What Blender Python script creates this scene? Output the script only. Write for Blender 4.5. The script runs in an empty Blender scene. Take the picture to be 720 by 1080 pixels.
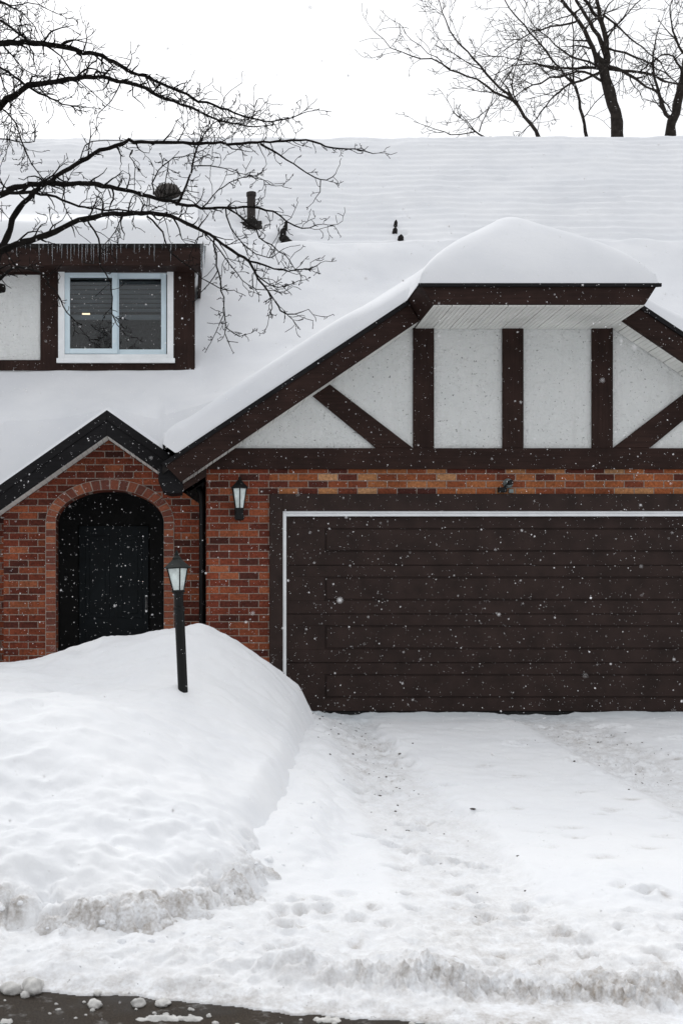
import bpy, bmesh, math, random
import numpy as np
from mathutils import Vector, Matrix, noise as mnoise
random.seed(7)
RNG = np.random.default_rng(11)
R = math.radians
S = bpy.context.scene
COL = S.collection

# ------------------------------------------------------------------ measuring
# photograph: 720x1080, one metre at the garage wall (Y=0) is 100 px; eye 12 m in front of it
F, CX, CY, EYE, DIST = 1200.0, 190.0, 650.0, 1.02, 12.0
def P(px, py, Y):
    s = F/(Y+DIST)
    return Vector(((px-CX)/s, Y, EYE-(py-CY)/s))

# ------------------------------------------------------------------ helpers
def link(o): COL.objects.link(o); return o
def tag(o, label=None, cat=None, group=None, kind=None):
    if label: o['label'] = label
    if cat: o['category'] = cat
    if group: o['group'] = group
    if kind: o['kind'] = kind
    return o
def empty(name, loc=(0,0,0), rot=(0,0,0)):
    o = bpy.data.objects.new(name, None); o.location = loc; o.rotation_euler = rot
    o.empty_display_size = .2
    return link(o)

class MB:
    """collects shapes for one mesh object"""
    def __init__(s): s.v=[]; s.f=[]; s.m=[]; s.c=[]
    def add(s, v, f, m=0, c=None):
        n=len(s.v); s.v += [tuple(p) for p in v]
        for q in f: s.f.append(tuple(i+n for i in q)); s.m.append(m); s.c.append(c)
        return s
    def box(s, x0,x1,y0,y1,z0,z1, m=0, c=None, M=None):
        v=[(x,y,z) for z in (z0,z1) for y in (y0,y1) for x in (x0,x1)]
        if M is not None: v=[M@Vector(p) for p in v]
        return s.add(v,[(0,2,3,1),(4,5,7,6),(0,1,5,4),(2,6,7,3),(0,4,6,2),(1,3,7,5)],m,c)
    def prism(s, poly, y0, y1, m=0, c=None):
        """polygon in XZ extruded along Y"""
        bm=bmesh.new()
        a=[bm.verts.new((x,y0,z)) for x,z in poly]; b=[bm.verts.new((x,y1,z)) for x,z in poly]
        n=len(poly)
        bm.faces.new(a); bm.faces.new(list(reversed(b)))
        for i in range(n): bm.faces.new((a[i],b[i],b[(i+1)%n],a[(i+1)%n]))
        bmesh.ops.recalc_face_normals(bm,faces=bm.faces)
        bmesh.ops.triangulate(bm,faces=[f for f in bm.faces if len(f.verts)>4])
        bm.verts.index_update()
        s.add([v.co for v in bm.verts],[[v.index for v in f.verts] for f in bm.faces],m,c); bm.free(); return s
    def slab(s, quad, t, m=0):
        """quad of points given thickness t downwards"""
        q=[Vector(p) for p in quad]; n=len(q); d=Vector((0,0,-t))
        v=q+[p+d for p in q]
        f=[tuple(range(n)),tuple(range(2*n-1,n-1,-1))]+[(i,i+n,(i+1)%n+n,(i+1)%n) for i in range(n)]
        return s.add(v,f,m)
    def lathe(s, prof, n=16, M=None, m=0, rot=0):
        v=[];f=[]
        for r,z in prof:
            for k in range(n):
                a=rot+2*math.pi*k/n; p=Vector((r*math.cos(a),r*math.sin(a),z)); v.append(M@p if M is not None else p)
        for i in range(len(prof)-1):
            for k in range(n): f.append((i*n+k,i*n+(k+1)%n,(i+1)*n+(k+1)%n,(i+1)*n+k))
        f.append(tuple(range(n-1,-1,-1))); f.append(tuple((len(prof)-1)*n+k for k in range(n)))
        return s.add(v,f,m)
    def tube(s, pts, rad, n=6, m=0):
        pts=[Vector(p) for p in pts]; v=[];f=[]
        up=None
        for i,p in enumerate(pts):
            t=(pts[min(i+1,len(pts)-1)]-pts[max(i-1,0)])
            if t.length<1e-9: t=Vector((0,0,1))
            t.normalize()
            if up is None:
                up=t.orthogonal().normalized()
            up=(up-t*up.dot(t))
            if up.length<1e-6: up=t.orthogonal()
            up.normalize(); w=t.cross(up)
            r=rad[i] if not isinstance(rad,(int,float)) else rad
            for k in range(n):
                a=2*math.pi*k/n; v.append(p+up*(r*math.cos(a))+w*(r*math.sin(a)))
        for i in range(len(pts)-1):
            for k in range(n): f.append((i*n+k,i*n+(k+1)%n,(i+1)*n+(k+1)%n,(i+1)*n+k))
        f.append(tuple(range(n-1,-1,-1))); f.append(tuple((len(pts)-1)*n+k for k in range(n)))
        return s.add(v,f,m)
    def build(s, name, mats, parent=None, smooth=False, bevel=0):
        me=bpy.data.meshes.new(name); me.from_pydata(s.v,[],s.f)
        for mt in (mats if isinstance(mats,(list,tuple)) else [mats]): me.materials.append(mt)
        me.polygons.foreach_set('material_index', s.m)
        if smooth: me.polygons.foreach_set('use_smooth',[True]*len(me.polygons))
        if any(c is not None for c in s.c):
            at=me.color_attributes.new('tone','FLOAT_COLOR','CORNER'); k=0
            dat=[]
            for q,c in zip(s.f,s.c):
                c=.5 if c is None else c
                dat += [c,c,c,1]*len(q)
            at.data.foreach_set('color',dat)
        me.validate(); me.update()
        o=bpy.data.objects.new(name,me); link(o)
        if parent is not None:
            o.parent=parent
            if not getattr(s,'local',False): o.location=-parent.location
        if bevel:
            b=o.modifiers.new('bevel','BEVEL'); b.width=bevel; b.segments=2; b.limit_method='ANGLE'; b.angle_limit=R(40)
        return o
def grid_mesh(name, XX, YY, ZZ, mat, keep=None, attrs=None, parent=None):
    ny,nx=XX.shape
    v=np.stack([XX,YY,ZZ],-1).reshape(-1,3)
    idx=np.arange(nx*ny).reshape(ny,nx)
    q=np.stack([idx[:-1,:-1],idx[:-1,1:],idx[1:,1:],idx[1:,:-1]],-1).reshape(-1,4)
    if keep is not None: q=q[keep.reshape(-1)]
    used=np.unique(q); remap=-np.ones(nx*ny,int); remap[used]=np.arange(len(used))
    v=v[used]; q=remap[q]
    me=bpy.data.meshes.new(name)
    me.vertices.add(len(v)); me.vertices.foreach_set('co',v.astype(np.float32).ravel())
    me.loops.add(len(q)*4); me.loops.foreach_set('vertex_index',q.astype(np.int32).ravel())
    me.polygons.add(len(q)); me.polygons.foreach_set('loop_start',(np.arange(len(q))*4).astype(np.int32))
    me.polygons.foreach_set('use_smooth',np.ones(len(q),bool))
    me.update(calc_edges=True)
    for an,arr in (attrs or {}).items():
        a=me.attributes.new(an,'FLOAT','POINT'); a.data.foreach_set('value',arr.reshape(-1)[used].astype(np.float32))
    me.materials.append(mat)
    o=bpy.data.objects.new(name,me); link(o)
    if parent is not None: o.parent=parent; o.location=-parent.location
    return o
# numpy noise -------------------------------------------------------
def vnoise(x,y,seed=0):
    xi=np.floor(x).astype(np.int64); yi=np.floor(y).astype(np.int64); fx=x-xi; fy=y-yi
    def h(a,b):
        n=(a*374761393+b*668265263+seed*1274126177)&0x7fffffff
        n=((n^(n>>13))*1274126177)&0x7fffffff
        n=(n^(n>>16))&0x7fffffff
        return n/0x7fffffff*2-1
    u=fx*fx*fx*(fx*(fx*6-15)+10); w=fy*fy*fy*(fy*(fy*6-15)+10)
    return (h(xi,yi)*(1-u)+h(xi+1,yi)*u)*(1-w)+(h(xi,yi+1)*(1-u)+h(xi+1,yi+1)*u)*w
def fbm(x,y,f,oct=4,seed=0,gain=.5):
    a=1;s=0;t=0
    for i in range(oct):
        c,sn=math.cos(i*.9+.4),math.sin(i*.9+.4)
        s=s+a*vnoise((x*c-y*sn)*f+17.3*i,(x*sn+y*c)*f-9.1*i,seed+i*7); t+=a; a*=gain; f*=2.03
    return s/t
def sstep(a,b,x):
    t=np.clip((x-a)/(b-a),0,1); return t*t*(3-2*t)
def smax(a,b,k):
    h=np.clip(.5+.5*(a-b)/k,0,1); return b*(1-h)+a*h+k*h*(1-h)

# ------------------------------------------------------------------ materials
def mat(name):
    m=bpy.data.materials.new(name); m.use_nodes=True; nt=m.node_tree
    return m,nt,nt.nodes['Principled BSDF']
def N(nt,t,**kw):
    n=nt.nodes.new(t)
    for k,v in kw.items():
        if k in n.inputs: n.inputs[k].default_value=v
        else: setattr(n,k,v)
    return n
def noise_node(nt,scale,detail=4,rough=.55,vec=None):
    n=N(nt,'ShaderNodeTexNoise'); n.inputs['Scale'].default_value=scale; n.inputs['Detail'].default_value=detail; n.inputs['Roughness'].default_value=rough
    if vec is None:
        tc=N(nt,'ShaderNodeTexCoord'); vec=tc.outputs['Object']
    nt.links.new(vec,n.inputs['Vector']); return n
def ramp(nt,src,stops,interp='LINEAR'):
    r=N(nt,'ShaderNodeValToRGB'); r.color_ramp.interpolation=interp
    el=r.color_ramp.elements
    while len(el)<len(stops): el.new(.5)
    for e,(p,c) in zip(el,stops):
        e.position=p; e.color=(c,c,c,1) if isinstance(c,(int,float)) else (*c,1)
    nt.links.new(src,r.inputs[0]); return r
def mix(nt,fac,a,b,mode='MIX'):
    m=N(nt,'ShaderNodeMix',data_type='RGBA',blend_type=mode)
    for s,val in ((0,fac),(6,a),(7,b)):
        if hasattr(val,'is_linked'): nt.links.new(val,m.inputs[s])
        elif isinstance(val,(int,float)): m.inputs[s].default_value=val
        else: m.inputs[s].default_value=(*val,1)
    return m.outputs[2]
def bump(nt,src,bsdf,strength=.3,dist=.01,prev=None):
    b=N(nt,'ShaderNodeBump'); b.inputs['Strength'].default_value=strength; b.inputs['Distance'].default_value=dist
    nt.links.new(src,b.inputs['Height'])
    if prev is not None: nt.links.new(prev.outputs[0],b.inputs['Normal'])
    nt.links.new(b.outputs[0],bsdf.inputs['Normal']); return b
def simple(name,col,rough=.6,metal=0,var=.25,scale=8,bumps=.15,bd=.004,spec=.5):
    m,nt,b=mat(name)
    n=noise_node(nt,scale,5)
    r=ramp(nt,n.outputs[0],[(.3,tuple(c*(1-var) for c in col)),(.7,tuple(min(1,c*(1+var)) for c in col))])
    nt.links.new(r.outputs[0],b.inputs['Base Color'])
    b.inputs['Roughness'].default_value=rough; b.inputs['Metallic'].default_value=metal; b.inputs['Specular IOR Level'].default_value=spec
    if bumps:
        n2=noise_node(nt,scale*9,4); bump(nt,n2.outputs[0],b,bumps,bd)
    return m
def wood(name,col,axis='X',spec=.12):
    m,nt,b=mat(name)
    tc=N(nt,'ShaderNodeTexCoord'); mp=N(nt,'ShaderNodeMapping'); nt.links.new(tc.outputs['Object'],mp.inputs[0])
    mp.inputs['Scale'].default_value={'X':(1.2,22,22),'Z':(22,22,1.2)}[axis]
    n=noise_node(nt,1.6,6,.65,mp.outputs[0])
    big=noise_node(nt,3.0,4)
    r=ramp(nt,n.outputs[0],[(.25,tuple(c*.6 for c in col)),(.75,tuple(c*1.35 for c in col))])
    w=ramp(nt,big.outputs[0],[(.35,.75),(.7,1.2)])
    c=mix(nt,1,r.outputs[0],w.outputs[0],'MULTIPLY')
    # worn flecks of bare paint
    fl=noise_node(nt,55,3,.7); fr=ramp(nt,fl.outputs[0],[(.69,0),(.76,.35)])
    c=mix(nt,fr.outputs[0],c,tuple(min(1,x*3+.03) for x in col))
    nt.links.new(c,b.inputs['Base Color']); b.inputs['Roughness'].default_value=.62; b.inputs['Specular IOR Level'].default_value=spec
    bump(nt,n.outputs[0],b,.35,.006); return m
def brick_mat(name,stops):
    m,nt,b=mat(name)
    tc=N(nt,'ShaderNodeTexCoord'); sp=N(nt,'ShaderNodeSeparateXYZ'); nt.links.new(tc.outputs['Object'],sp.inputs[0])
    ad=N(nt,'ShaderNodeMath',operation='ADD'); nt.links.new(sp.outputs[0],ad.inputs[0]); nt.links.new(sp.outputs[1],ad.inputs[1])
    wob=noise_node(nt,14,3); 
    cb=N(nt,'ShaderNodeCombineXYZ'); nt.links.new(ad.outputs[0],cb.inputs[0]); nt.links.new(sp.outputs[2],cb.inputs[1])
    va=N(nt,'ShaderNodeVectorMath',operation='MULTIPLY_ADD'); nt.links.new(wob.outputs['Color'],va.inputs[0]); va.inputs[1].default_value=(.006,.006,0); nt.links.new(cb.outputs[0],va.inputs[2])
    br=N(nt,'ShaderNodeTexBrick'); nt.links.new(va.outputs[0],br.inputs['Vector'])
    br.offset=.5; br.inputs['Scale'].default_value=1; br.inputs['Brick Width'].default_value=.208; br.inputs['Row Height'].default_value=.0743
    br.inputs['Mortar Size'].default_value=.0055; br.inputs['Mortar Smooth'].default_value=.25; br.inputs['Bias'].default_value=0
    br.inputs['Color1'].default_value=(0,0,0,1); br.inputs['Color2'].default_value=(1,1,1,1); br.inputs['Mortar'].default_value=(.5,.5,.5,1)
    hues=ramp(nt,br.outputs['Color'],stops)
    n=noise_node(nt,38,5,.65); nr=ramp(nt,n.outputs[0],[(.28,.42),(.7,1.3)])
    c=mix(nt,1,hues.outputs[0],nr.outputs[0],'MULTIPLY')
    big=noise_node(nt,1.7,4); bgr=ramp(nt,big.outputs[0],[(.34,.62),(.66,1.16)])
    c=mix(nt,1,c,bgr.outputs[0],'MULTIPLY')
    mo=noise_node(nt,60,3); mr=ramp(nt,mo.outputs[0],[(.3,(.15,.118,.098)),(.7,(.37,.305,.26))])
    c=mix(nt,br.outputs['Fac'],c,mr.outputs[0])
    nt.links.new(c,b.inputs['Base Color']); b.inputs['Roughness'].default_value=.85; b.inputs['Specular IOR Level'].default_value=.2
    inv=N(nt,'ShaderNodeMath',operation='MULTIPLY_ADD'); nt.links.new(br.outputs['Fac'],inv.inputs[0]); inv.inputs[1].default_value=-1; inv.inputs[2].default_value=1
    b1=bump(nt,inv.outputs[0],b,.9,.008); bump(nt,n.outputs[0],b,.4,.005,b1)
    return m
def arch_brick_mat():
    m,nt,b=mat('arch_brick')
    at=N(nt,'ShaderNodeAttribute',attribute_name='tone')
    hues=ramp(nt,at.outputs['Fac'],[(0,(.12,.035,.022)),(.3,(.19,.050,.027)),(.6,(.26,.075,.036)),(1,(.36,.12,.055))])
    n=noise_node(nt,38,5,.65); nr=ramp(nt,n.outputs[0],[(.28,.6),(.7,1.2)])
    nt.links.new(mix(nt,1,hues.outputs[0],nr.outputs[0],'MULTIPLY'),b.inputs['Base Color'])
    b.inputs['Roughness'].default_value=.85; bump(nt,n.outputs[0],b,.4,.005); return m
def stucco_mat():
    m,nt,b=mat('stucco')
    big=noise_node(nt,2.2,5); r=ramp(nt,big.outputs[0],[(.3,(.81,.83,.82)),(.7,(.88,.89,.875))])
    fine=noise_node(nt,42,5,.7)
    sp=noise_node(nt,30,3,.75); sr=ramp(nt,sp.outputs[0],[(.31,1),(.365,0)])
    c=mix(nt,sr.outputs[0],r.outputs[0],(.20,.20,.19))
    tc=N(nt,'ShaderNodeTexCoord')
    mp=N(nt,'ShaderNodeMapping'); mp.inputs['Scale'].default_value=(9,9,.9); nt.links.new(tc.outputs['Object'],mp.inputs[0]); stn=noise_node(nt,1.0,5,.6,mp.outputs[0]); str_=ramp(nt,stn.outputs[0],[(.54,0),(.78,.26)]); c=mix(nt,str_.outputs[0],c,(.50,.505,.48))
    # hairline cracks
    vo=N(nt,'ShaderNodeTexVoronoi',feature='DISTANCE_TO_EDGE'); vo.inputs['Scale'].default_value=3.1
    wv=noise_node(nt,5,4); va=N(nt,'ShaderNodeVectorMath',operation='MULTIPLY_ADD'); nt.links.new(wv.outputs['Color'],va.inputs[0]); va.inputs[1].default_value=(.35,.35,.35); nt.links.new(tc.outputs['Object'],va.inputs[2]); nt.links.new(va.outputs[0],vo.inputs['Vector'])
    cr=ramp(nt,vo.outputs[0],[(.0,.4),(.008,0)]); msk=ramp(nt,wv.outputs[0],[(.52,0),(.6,1)])
    mm=N(nt,'ShaderNodeMath',operation='MULTIPLY'); nt.links.new(cr.outputs[0],mm.inputs[0]); nt.links.new(msk.outputs[0],mm.inputs[1])
    c=mix(nt,mm.outputs[0],c,(.3,.3,.29))
    nt.links.new(c,b.inputs['Base Color']); b.inputs['Roughness'].default_value=.9
    tr=noise_node(nt,11,5,.6); b1=bump(nt,tr.outputs[0],b,.9,.05); bump(nt,fine.outputs[0],b,1.0,.022,b1); return m
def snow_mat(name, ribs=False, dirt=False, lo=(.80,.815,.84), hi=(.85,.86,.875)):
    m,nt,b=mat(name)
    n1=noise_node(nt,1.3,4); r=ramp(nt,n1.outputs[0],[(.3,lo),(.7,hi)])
    c=r.outputs[0]
    if dirt:
        at=N(nt,'ShaderNodeAttribute',attribute_name='dirt')
        n2=noise_node(nt,9,6,.7); n3=noise_node(nt,55,4,.7)
        ad=N(nt,'ShaderNodeMath',operation='MULTIPLY_ADD'); nt.links.new(n3.outputs[0],ad.inputs[0]); ad.inputs[1].default_value=.55; nt.links.new(n2.outputs[0],ad.inputs[2])
        rr=ramp(nt,ad.outputs[0],[(.62,0),(1.0,1)])
        mm=N(nt,'ShaderNodeMath',operation='MULTIPLY',use_clamp=True); nt.links.new(at.outputs['Fac'],mm.inputs[0]); nt.links.new(rr.outputs[0],mm.inputs[1])
        c=mix(nt,mm.outputs[0],c,(.30,.26,.22))
        # grit
        g=noise_node(nt,34,2,.6); gr=ramp(nt,g.outputs[0],[(.705,0),(.735,1)])
        gm=N(nt,'ShaderNodeMath',operation='MULTIPLY',use_clamp=True); at2=N(nt,'ShaderNodeAttribute',attribute_name='grit'); nt.links.new(at2.outputs['Fac'],gm.inputs[0]); nt.links.new(gr.outputs[0],gm.inputs[1])
        c=mix(nt,gm.outputs[0],c,(.10,.09,.085))
        gt=N(nt,'ShaderNodeAttribute',attribute_name='ice'); c=mix(nt,gt.outputs['Fac'],c,(.60,.66,.70))
    nt.links.new(c,b.inputs['Base Color']); b.inputs['Roughness'].default_value=.75; b.inputs['Specular IOR Level'].default_value=.25
    f=noise_node(nt,26,6,.7); last=bump(nt,f.outputs[0],b,.22 if not ribs else .14,.02)
    return m
M={}
M['brick']=brick_mat('brick',[(0,(.060,.020,.015)),(.12,(.100,.027,.018)),(.38,(.165,.037,.021)),(.68,(.235,.056,.027)),(.9,(.31,.086,.038)),(1,(.38,.12,.055))])
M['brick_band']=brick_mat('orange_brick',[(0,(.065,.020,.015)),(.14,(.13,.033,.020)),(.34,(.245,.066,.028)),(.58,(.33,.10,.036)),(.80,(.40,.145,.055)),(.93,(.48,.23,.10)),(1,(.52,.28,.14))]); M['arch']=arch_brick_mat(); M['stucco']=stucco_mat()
M['mortar']=simple('mortar',(.32,.265,.225),.9,0,.3,40)
M['brown']=wood('brown_paint',(.0285,.0150,.0120)); M['brownz']=wood('brown_paint_upright',(.0285,.0150,.0120),'Z')
M['char']=wood('charcoal_paint',(.0115,.0110,.0120))
M['door']=simple('garage_paint',(.0300,.0182,.0155),.6,0,.28,5,.25,.003,.16)
M['black']=simple('black_metal',(.0045,.005,.005),.45,0,.3,10,.1,.004,.22)
M['blackgreen']=simple('black_green_metal',(.004,.007,.0055),.4,0,.3,10,.1,.004,.25)
M['white']=simple('white_paint',(.82,.84,.85),.5,0,.07,6,.06)
M['soffit']=simple('soffit_metal',(.80,.80,.76),.55,0,.12,3,.05)
M['gap']=simple('dark_gap',(.10,.095,.085),.8,0,.2,5,0)
M['shingle']=simple('shingle',(.022,.020,.019),.95,0,.4,20,.5,.01,.1)
M['frontdoor']=simple('blue_black_door',(.009,.0145,.018),.5,0,.25,6,.1,.004,.2)
M['porch']=simple('shaded_porch_lining',(.012,.012,.012),.85,0,.3,6,.2)  # alcove shade is put into the colour: walls near black
M['steel']=simple('brushed_steel',(.6,.6,.6),.3,1,.05,20,0)
M['room']=simple('dim_room',(.012,.014,.017),.9,0,.2,2,0)
M['blind']=simple('blind_slat',(.10,.12,.13),.6,0,.1,4,0)
M['milk']=simple('milky_glass',(.66,.73,.71),.2,0,.22,18,0)
M['bulb']=simple('white_bulb',(.85,.85,.83),.3,0,.02,14,0)
M['zinc']=simple('zinc_grey',(.16,.19,.19),.5,.3,.3,14,.2)
M['bark']=simple('bark',(.011,.0095,.0085),.95,0,.45,16,.6,.01,.1)
M['barkfar']=simple('bark_grey',(.027,.023,.020),.95,0,.45,9,.6,.02,.1)
M['snow_roof']=snow_mat('snow_on_roof',ribs=True,lo=(.70,.715,.745),hi=(.78,.79,.81))  # greyer than ground snow: the slope's dimmer light is painted into the colour
M['snow']=snow_mat('snow',dirt=True)
M['snow_plain']=snow_mat('snow_clean')
def ice_mat():
    m,nt,b=mat('ice'); b.inputs['Base Color'].default_value=(.70,.74,.77,1); b.inputs['Roughness'].default_value=.15; b.inputs['Transmission Weight'].default_value=.85; b.inputs['IOR'].default_value=1.31
    n=noise_node(nt,30,3); bump(nt,n.outputs[0],b,.3,.004); return m
M['ice']=ice_mat()
def pane_mat():
    m,nt,b=mat('window_pane'); b.inputs['Base Color'].default_value=(.9,.95,.97,1); b.inputs['Roughness'].default_value=.01
    b.inputs['Transmission Weight'].default_value=1; b.inputs['IOR'].default_value=1.45
    n=noise_node(nt,1.3,1); bump(nt,n.outputs[0],b,.015,.02); return m
M['pane']=pane_mat(); M['vinyl']=simple('blue_white_vinyl',(.66,.78,.84),.4,0,.05,6,.04)
def flake_mat():
    m,nt,b=mat('snow_flake'); b.inputs['Base Color'].default_value=(.95,.95,.96,1); b.inputs['Roughness'].default_value=.9; b.inputs['Specular IOR Level'].default_value=.1
    tl=N(nt,'ShaderNodeBsdfTranslucent'); tl.inputs[0].default_value=(.97,.97,.98,1); ms=N(nt,'ShaderNodeMixShader'); ms.inputs[0].default_value=.5
    out=nt.nodes['Material Output']; nt.links.new(b.outputs[0],ms.inputs[1]); nt.links.new(tl.outputs[0],ms.inputs[2]); nt.links.new(ms.outputs[0],out.inputs[0]); return m
M['flake']=flake_mat()
def lit_mat():
    m,nt,b=mat('lit_lamp'); b.inputs['Emission Color'].default_value=(1,.78,.5,1); b.inputs['Emission Strength'].default_value=1.6; return m
M['lit']=lit_mat()
def asphalt_mat():
    m,nt,b=mat('wet_asphalt')
    n=noise_node(nt,3,5); r=ramp(nt,n.outputs[0],[(.3,(.015,.0110,.0080)),(.7,(.046,.036,.027))])
    g=noise_node(nt,140,3,.7); gr=ramp(nt,g.outputs[0],[(.35,.4),(.7,1.9)])
    c=mix(nt,1,r.outputs[0],gr.outputs[0],'MULTIPLY')
    s=noise_node(nt,7,7,.75); sr=ramp(nt,s.outputs[0],[(.57,0),(.72,.45)])
    c=mix(nt,sr.outputs[0],c,(.50,.50,.50))
    nt.links.new(c,b.inputs['Base Color'])
    b.inputs['Specular IOR Level'].default_value=.16; w=ramp(nt,n.outputs[0],[(.35,.5),(.6,.85)]); nt.links.new(w.outputs[0],b.inputs['Roughness'])
    bump(nt,g.outputs[0],b,.6,.006); return m
M['asphalt']=asphalt_mat()

# ------------------------------------------------------------------ THE HOUSE
HX=3.5                                   # centre line of the garage gable
house=empty('house',(HX,1.0,0))
tag(house,'red brick and half-timbered house with brown garage door under deep roof snow','house')
def part(mb,name,m,**k): return mb.build(name,m,house,**k)
SL=.665
def zl(X): return 4.27-SL*(2.335-X)
def mir(poly): return [(2*HX-x,z) for x,z in reversed(poly)]
def zs(X): return 2.80+.675*(X-.556)     # where rake soffit meets the wall

# garage wall: piers, band over the door, side walls
for sgn in (0,1):
    w=MB()
    for b_ in ((.28,.942,0,.25),(.28,.53,.25,4.0)):
        xa,xb=(b_[0],b_[1]) if not sgn else (2*HX-b_[1],2*HX-b_[0]); w.box(xa,xb,b_[2],b_[3],-.4,2.575)
    part(w,'brick_wall',M['brick'])
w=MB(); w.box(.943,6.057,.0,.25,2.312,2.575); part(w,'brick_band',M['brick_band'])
# stucco gable
g=MB(); g.prism([(.28,2.575),(.28,zs(.28)),(2.44,4.07),(4.56,4.07),(6.72,zs(.28)),(6.72,2.575)],.005,.2)
part(g,'gable_wall',M['stucco'])
# timbers
t=MB(); t.prism([(.285,2.57),(.285,zs(.285)),(.55,2.79),(6.45,2.79),(6.715,zs(.285)),(6.715,2.57)],-.03,.004); part(t,'timber_beam',M['brown'],bevel=.004)
for x in (2.56,3.5,4.44):
    t=MB(); t.box(x-.11,x+.11,-.027,.003,2.792,4.056); part(t,'timber_post',M['brownz'],bevel=.004)
br=[(2.06,2.793),(2.448,2.793),(1.56,zs(1.56)-.004),(1.38,zs(1.38)-.004)]
for poly in (br,mir(br)):
    t=MB(); t.prism(poly,-.024,.002); part(t,'timber_brace',M['brown'],bevel=.004)

# jerkinhead eave: trapezoid fascia box, ribbed soffit under it
h=MB(); h.prism([(2.335,4.276),(4.665,4.276),(4.53,4.064),(2.47,4.064)],-.90,-.02); part(h,'fascia',M['brown'],bevel=.004)
dr=MB(); dr.box(2.318,4.682,-.925,-.902,4.232,4.264); part(dr,'drip_edge',M['char'])
s=MB(); x=2.475; k=0
while x<4.52:
    wd=.040; s.box(x,x+wd,-.885,-.001,4.050,4.060); x+=wd+(.009 if k%4==3 else .0045); k+=1
s.box(2.475,4.525,-.884,-.002,4.0605,4.0635,1); part(s,'soffit',[M['soffit'],M['gap']])
# rakes
def zb(X): return 2.402+.678*(X-.01)
for sgn in (0,1):
    f=[(-.176+.12,zl(-.176+.12)-.005),(-.176,zl(-.176)-.006),(.0,zb(.0)),(2.455,zb(2.455)),(2.455,4.2),(2.335,zl(2.335)-.01)]
    f=[(-.176,zl(-.176)-.006),(.012,zb(.012)),(2.455,zb(2.455)),(2.455,4.055),(2.335,zl(2.335)-.01)]
    f=[(a,b) for a,b in f]
    q=MB(); q.prism(f if not sgn else mir(f),-.305,-.265); part(q,'fascia',M['brown'],bevel=.004)
    # second, thin shingle-mould board on top of the fascia
    f2=[(-.19,zl(-.19)+.0),(-.165,zl(-.165)-.055),(2.36,zl(2.36)-.055),(2.33,zl(2.33))]
    q=MB(); q.prism(f2 if not sgn else mir(f2),-.325,-.306); part(q,'rake_moulding',M['char'],bevel=.003)
    s=MB(); a=math.atan(.678); L=.03
    x=.03; k=0
    while x<2.44:
        dx=.046*math.cos(a); x2=x+dx*.9
        X=[x,x2] if not sgn else [2*HX-x2,2*HX-x]
        Z=[zb(x),zb(x2)] if not sgn else [zb(x2),zb(x)]
        s.add([(X[0],-.264,Z[0]),(X[1],-.264,Z[1]),(X[1],-.002,Z[1]),(X[0],-.002,Z[0]),
               (X[0],-.264,Z[0]+.008),(X[1],-.264,Z[1]+.008),(X[1],-.002,Z[1]+.008),(X[0],-.002,Z[0]+.008)],
              [(0,3,2,1),(4,5,6,7),(0,1,5,4),(1,2,6,5),(2,3,7,6),(3,0,4,7)])
        x+=dx*(1.14 if k%4==3 else 1.0); k+=1
    v=[(.02,zb(.02)+.010),(2.44,zb(2.44)+.010),(2.44,zb(2.44)+.02),(.02,zb(.02)+.02)]
    s.prism(v if not sgn else mir(v),-.263,-.003,1)
    part(s,'soffit',[M['soffit'],M['gap']])
# eave end, gutter and downspout on the left side of the garage
gt=MB()
prof=[(-.215,2.57),(-.225,2.44),(-.17,2.31),(-.08,2.285),(.03,2.30),(.03,2.46),(-.0,2.50)]
gt.prism(prof,-.258,.05); part(gt,'gutter',M['char'],bevel=.006)
ds=MB(); ds.tube([(.20,.345,2.42),(.235,.345,2.34),(.240,.345,2.2),(.240,.345,-.2)],.034,8); part(ds,'downspout',M['black'],smooth=True)
fz=MB(); fz.prism([(.02,2.31),(.02,2.385),(.275,2.555),(.275,2.47)],-.24,-.215); part(fz,'eave_return',M['brown'])

# garage door
c=MB(); c.box(.942,1.08,-.03,.12,-.1,2.31); c.box(5.92,6.058,-.03,.12,-.1,2.31); c.box(1.08,5.92,-.03,.12,2.13,2.31)
part(c,'door_casing',M['door'],bevel=.004)
ws=MB(); ws.box(1.081,1.118,-.012,.05,-.05,2.129); ws.box(5.882,5.919,-.012,.05,-.05,2.129); ws.box(1.118,5.882,-.012,.05,2.104,2.129); ws.box(1.118,5.882,-.002,.05,2.076,2.1035)
part(ws,'weather_strip',M['white'],bevel=.003)
gd=MB(); x0,x1=1.119,5.881
gd.box(x0,x1,.062,.10,.012,2.076)
zs_=[.012,.528,1.044,1.560,2.075]
for i in range(4):
    a,b=zs_[i]+.005,zs_[i+1]-.005
    pa,pb=a+.135,b-.115
    pl,pr=1.53,5.47
    for bx in ((x0,x1,a,pa),(x0,x1,pb,b),(x0,pl,pa,pb),(pr,x1,pa,pb)): gd.box(bx[0],bx[1],.048,.0615,bx[2],bx[3])
    gd.box(pl+.02,pr-.02,.047,.0612,pa+.02,pb-.02)
door=part(gd,'garage_door',M['door'],bevel=.003)
sl=MB(); sl.box(1.119,5.881,.046,.09,-.02,.011); sl.build('bottom_seal',M['black'],door).location=(0,0,0)
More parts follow.
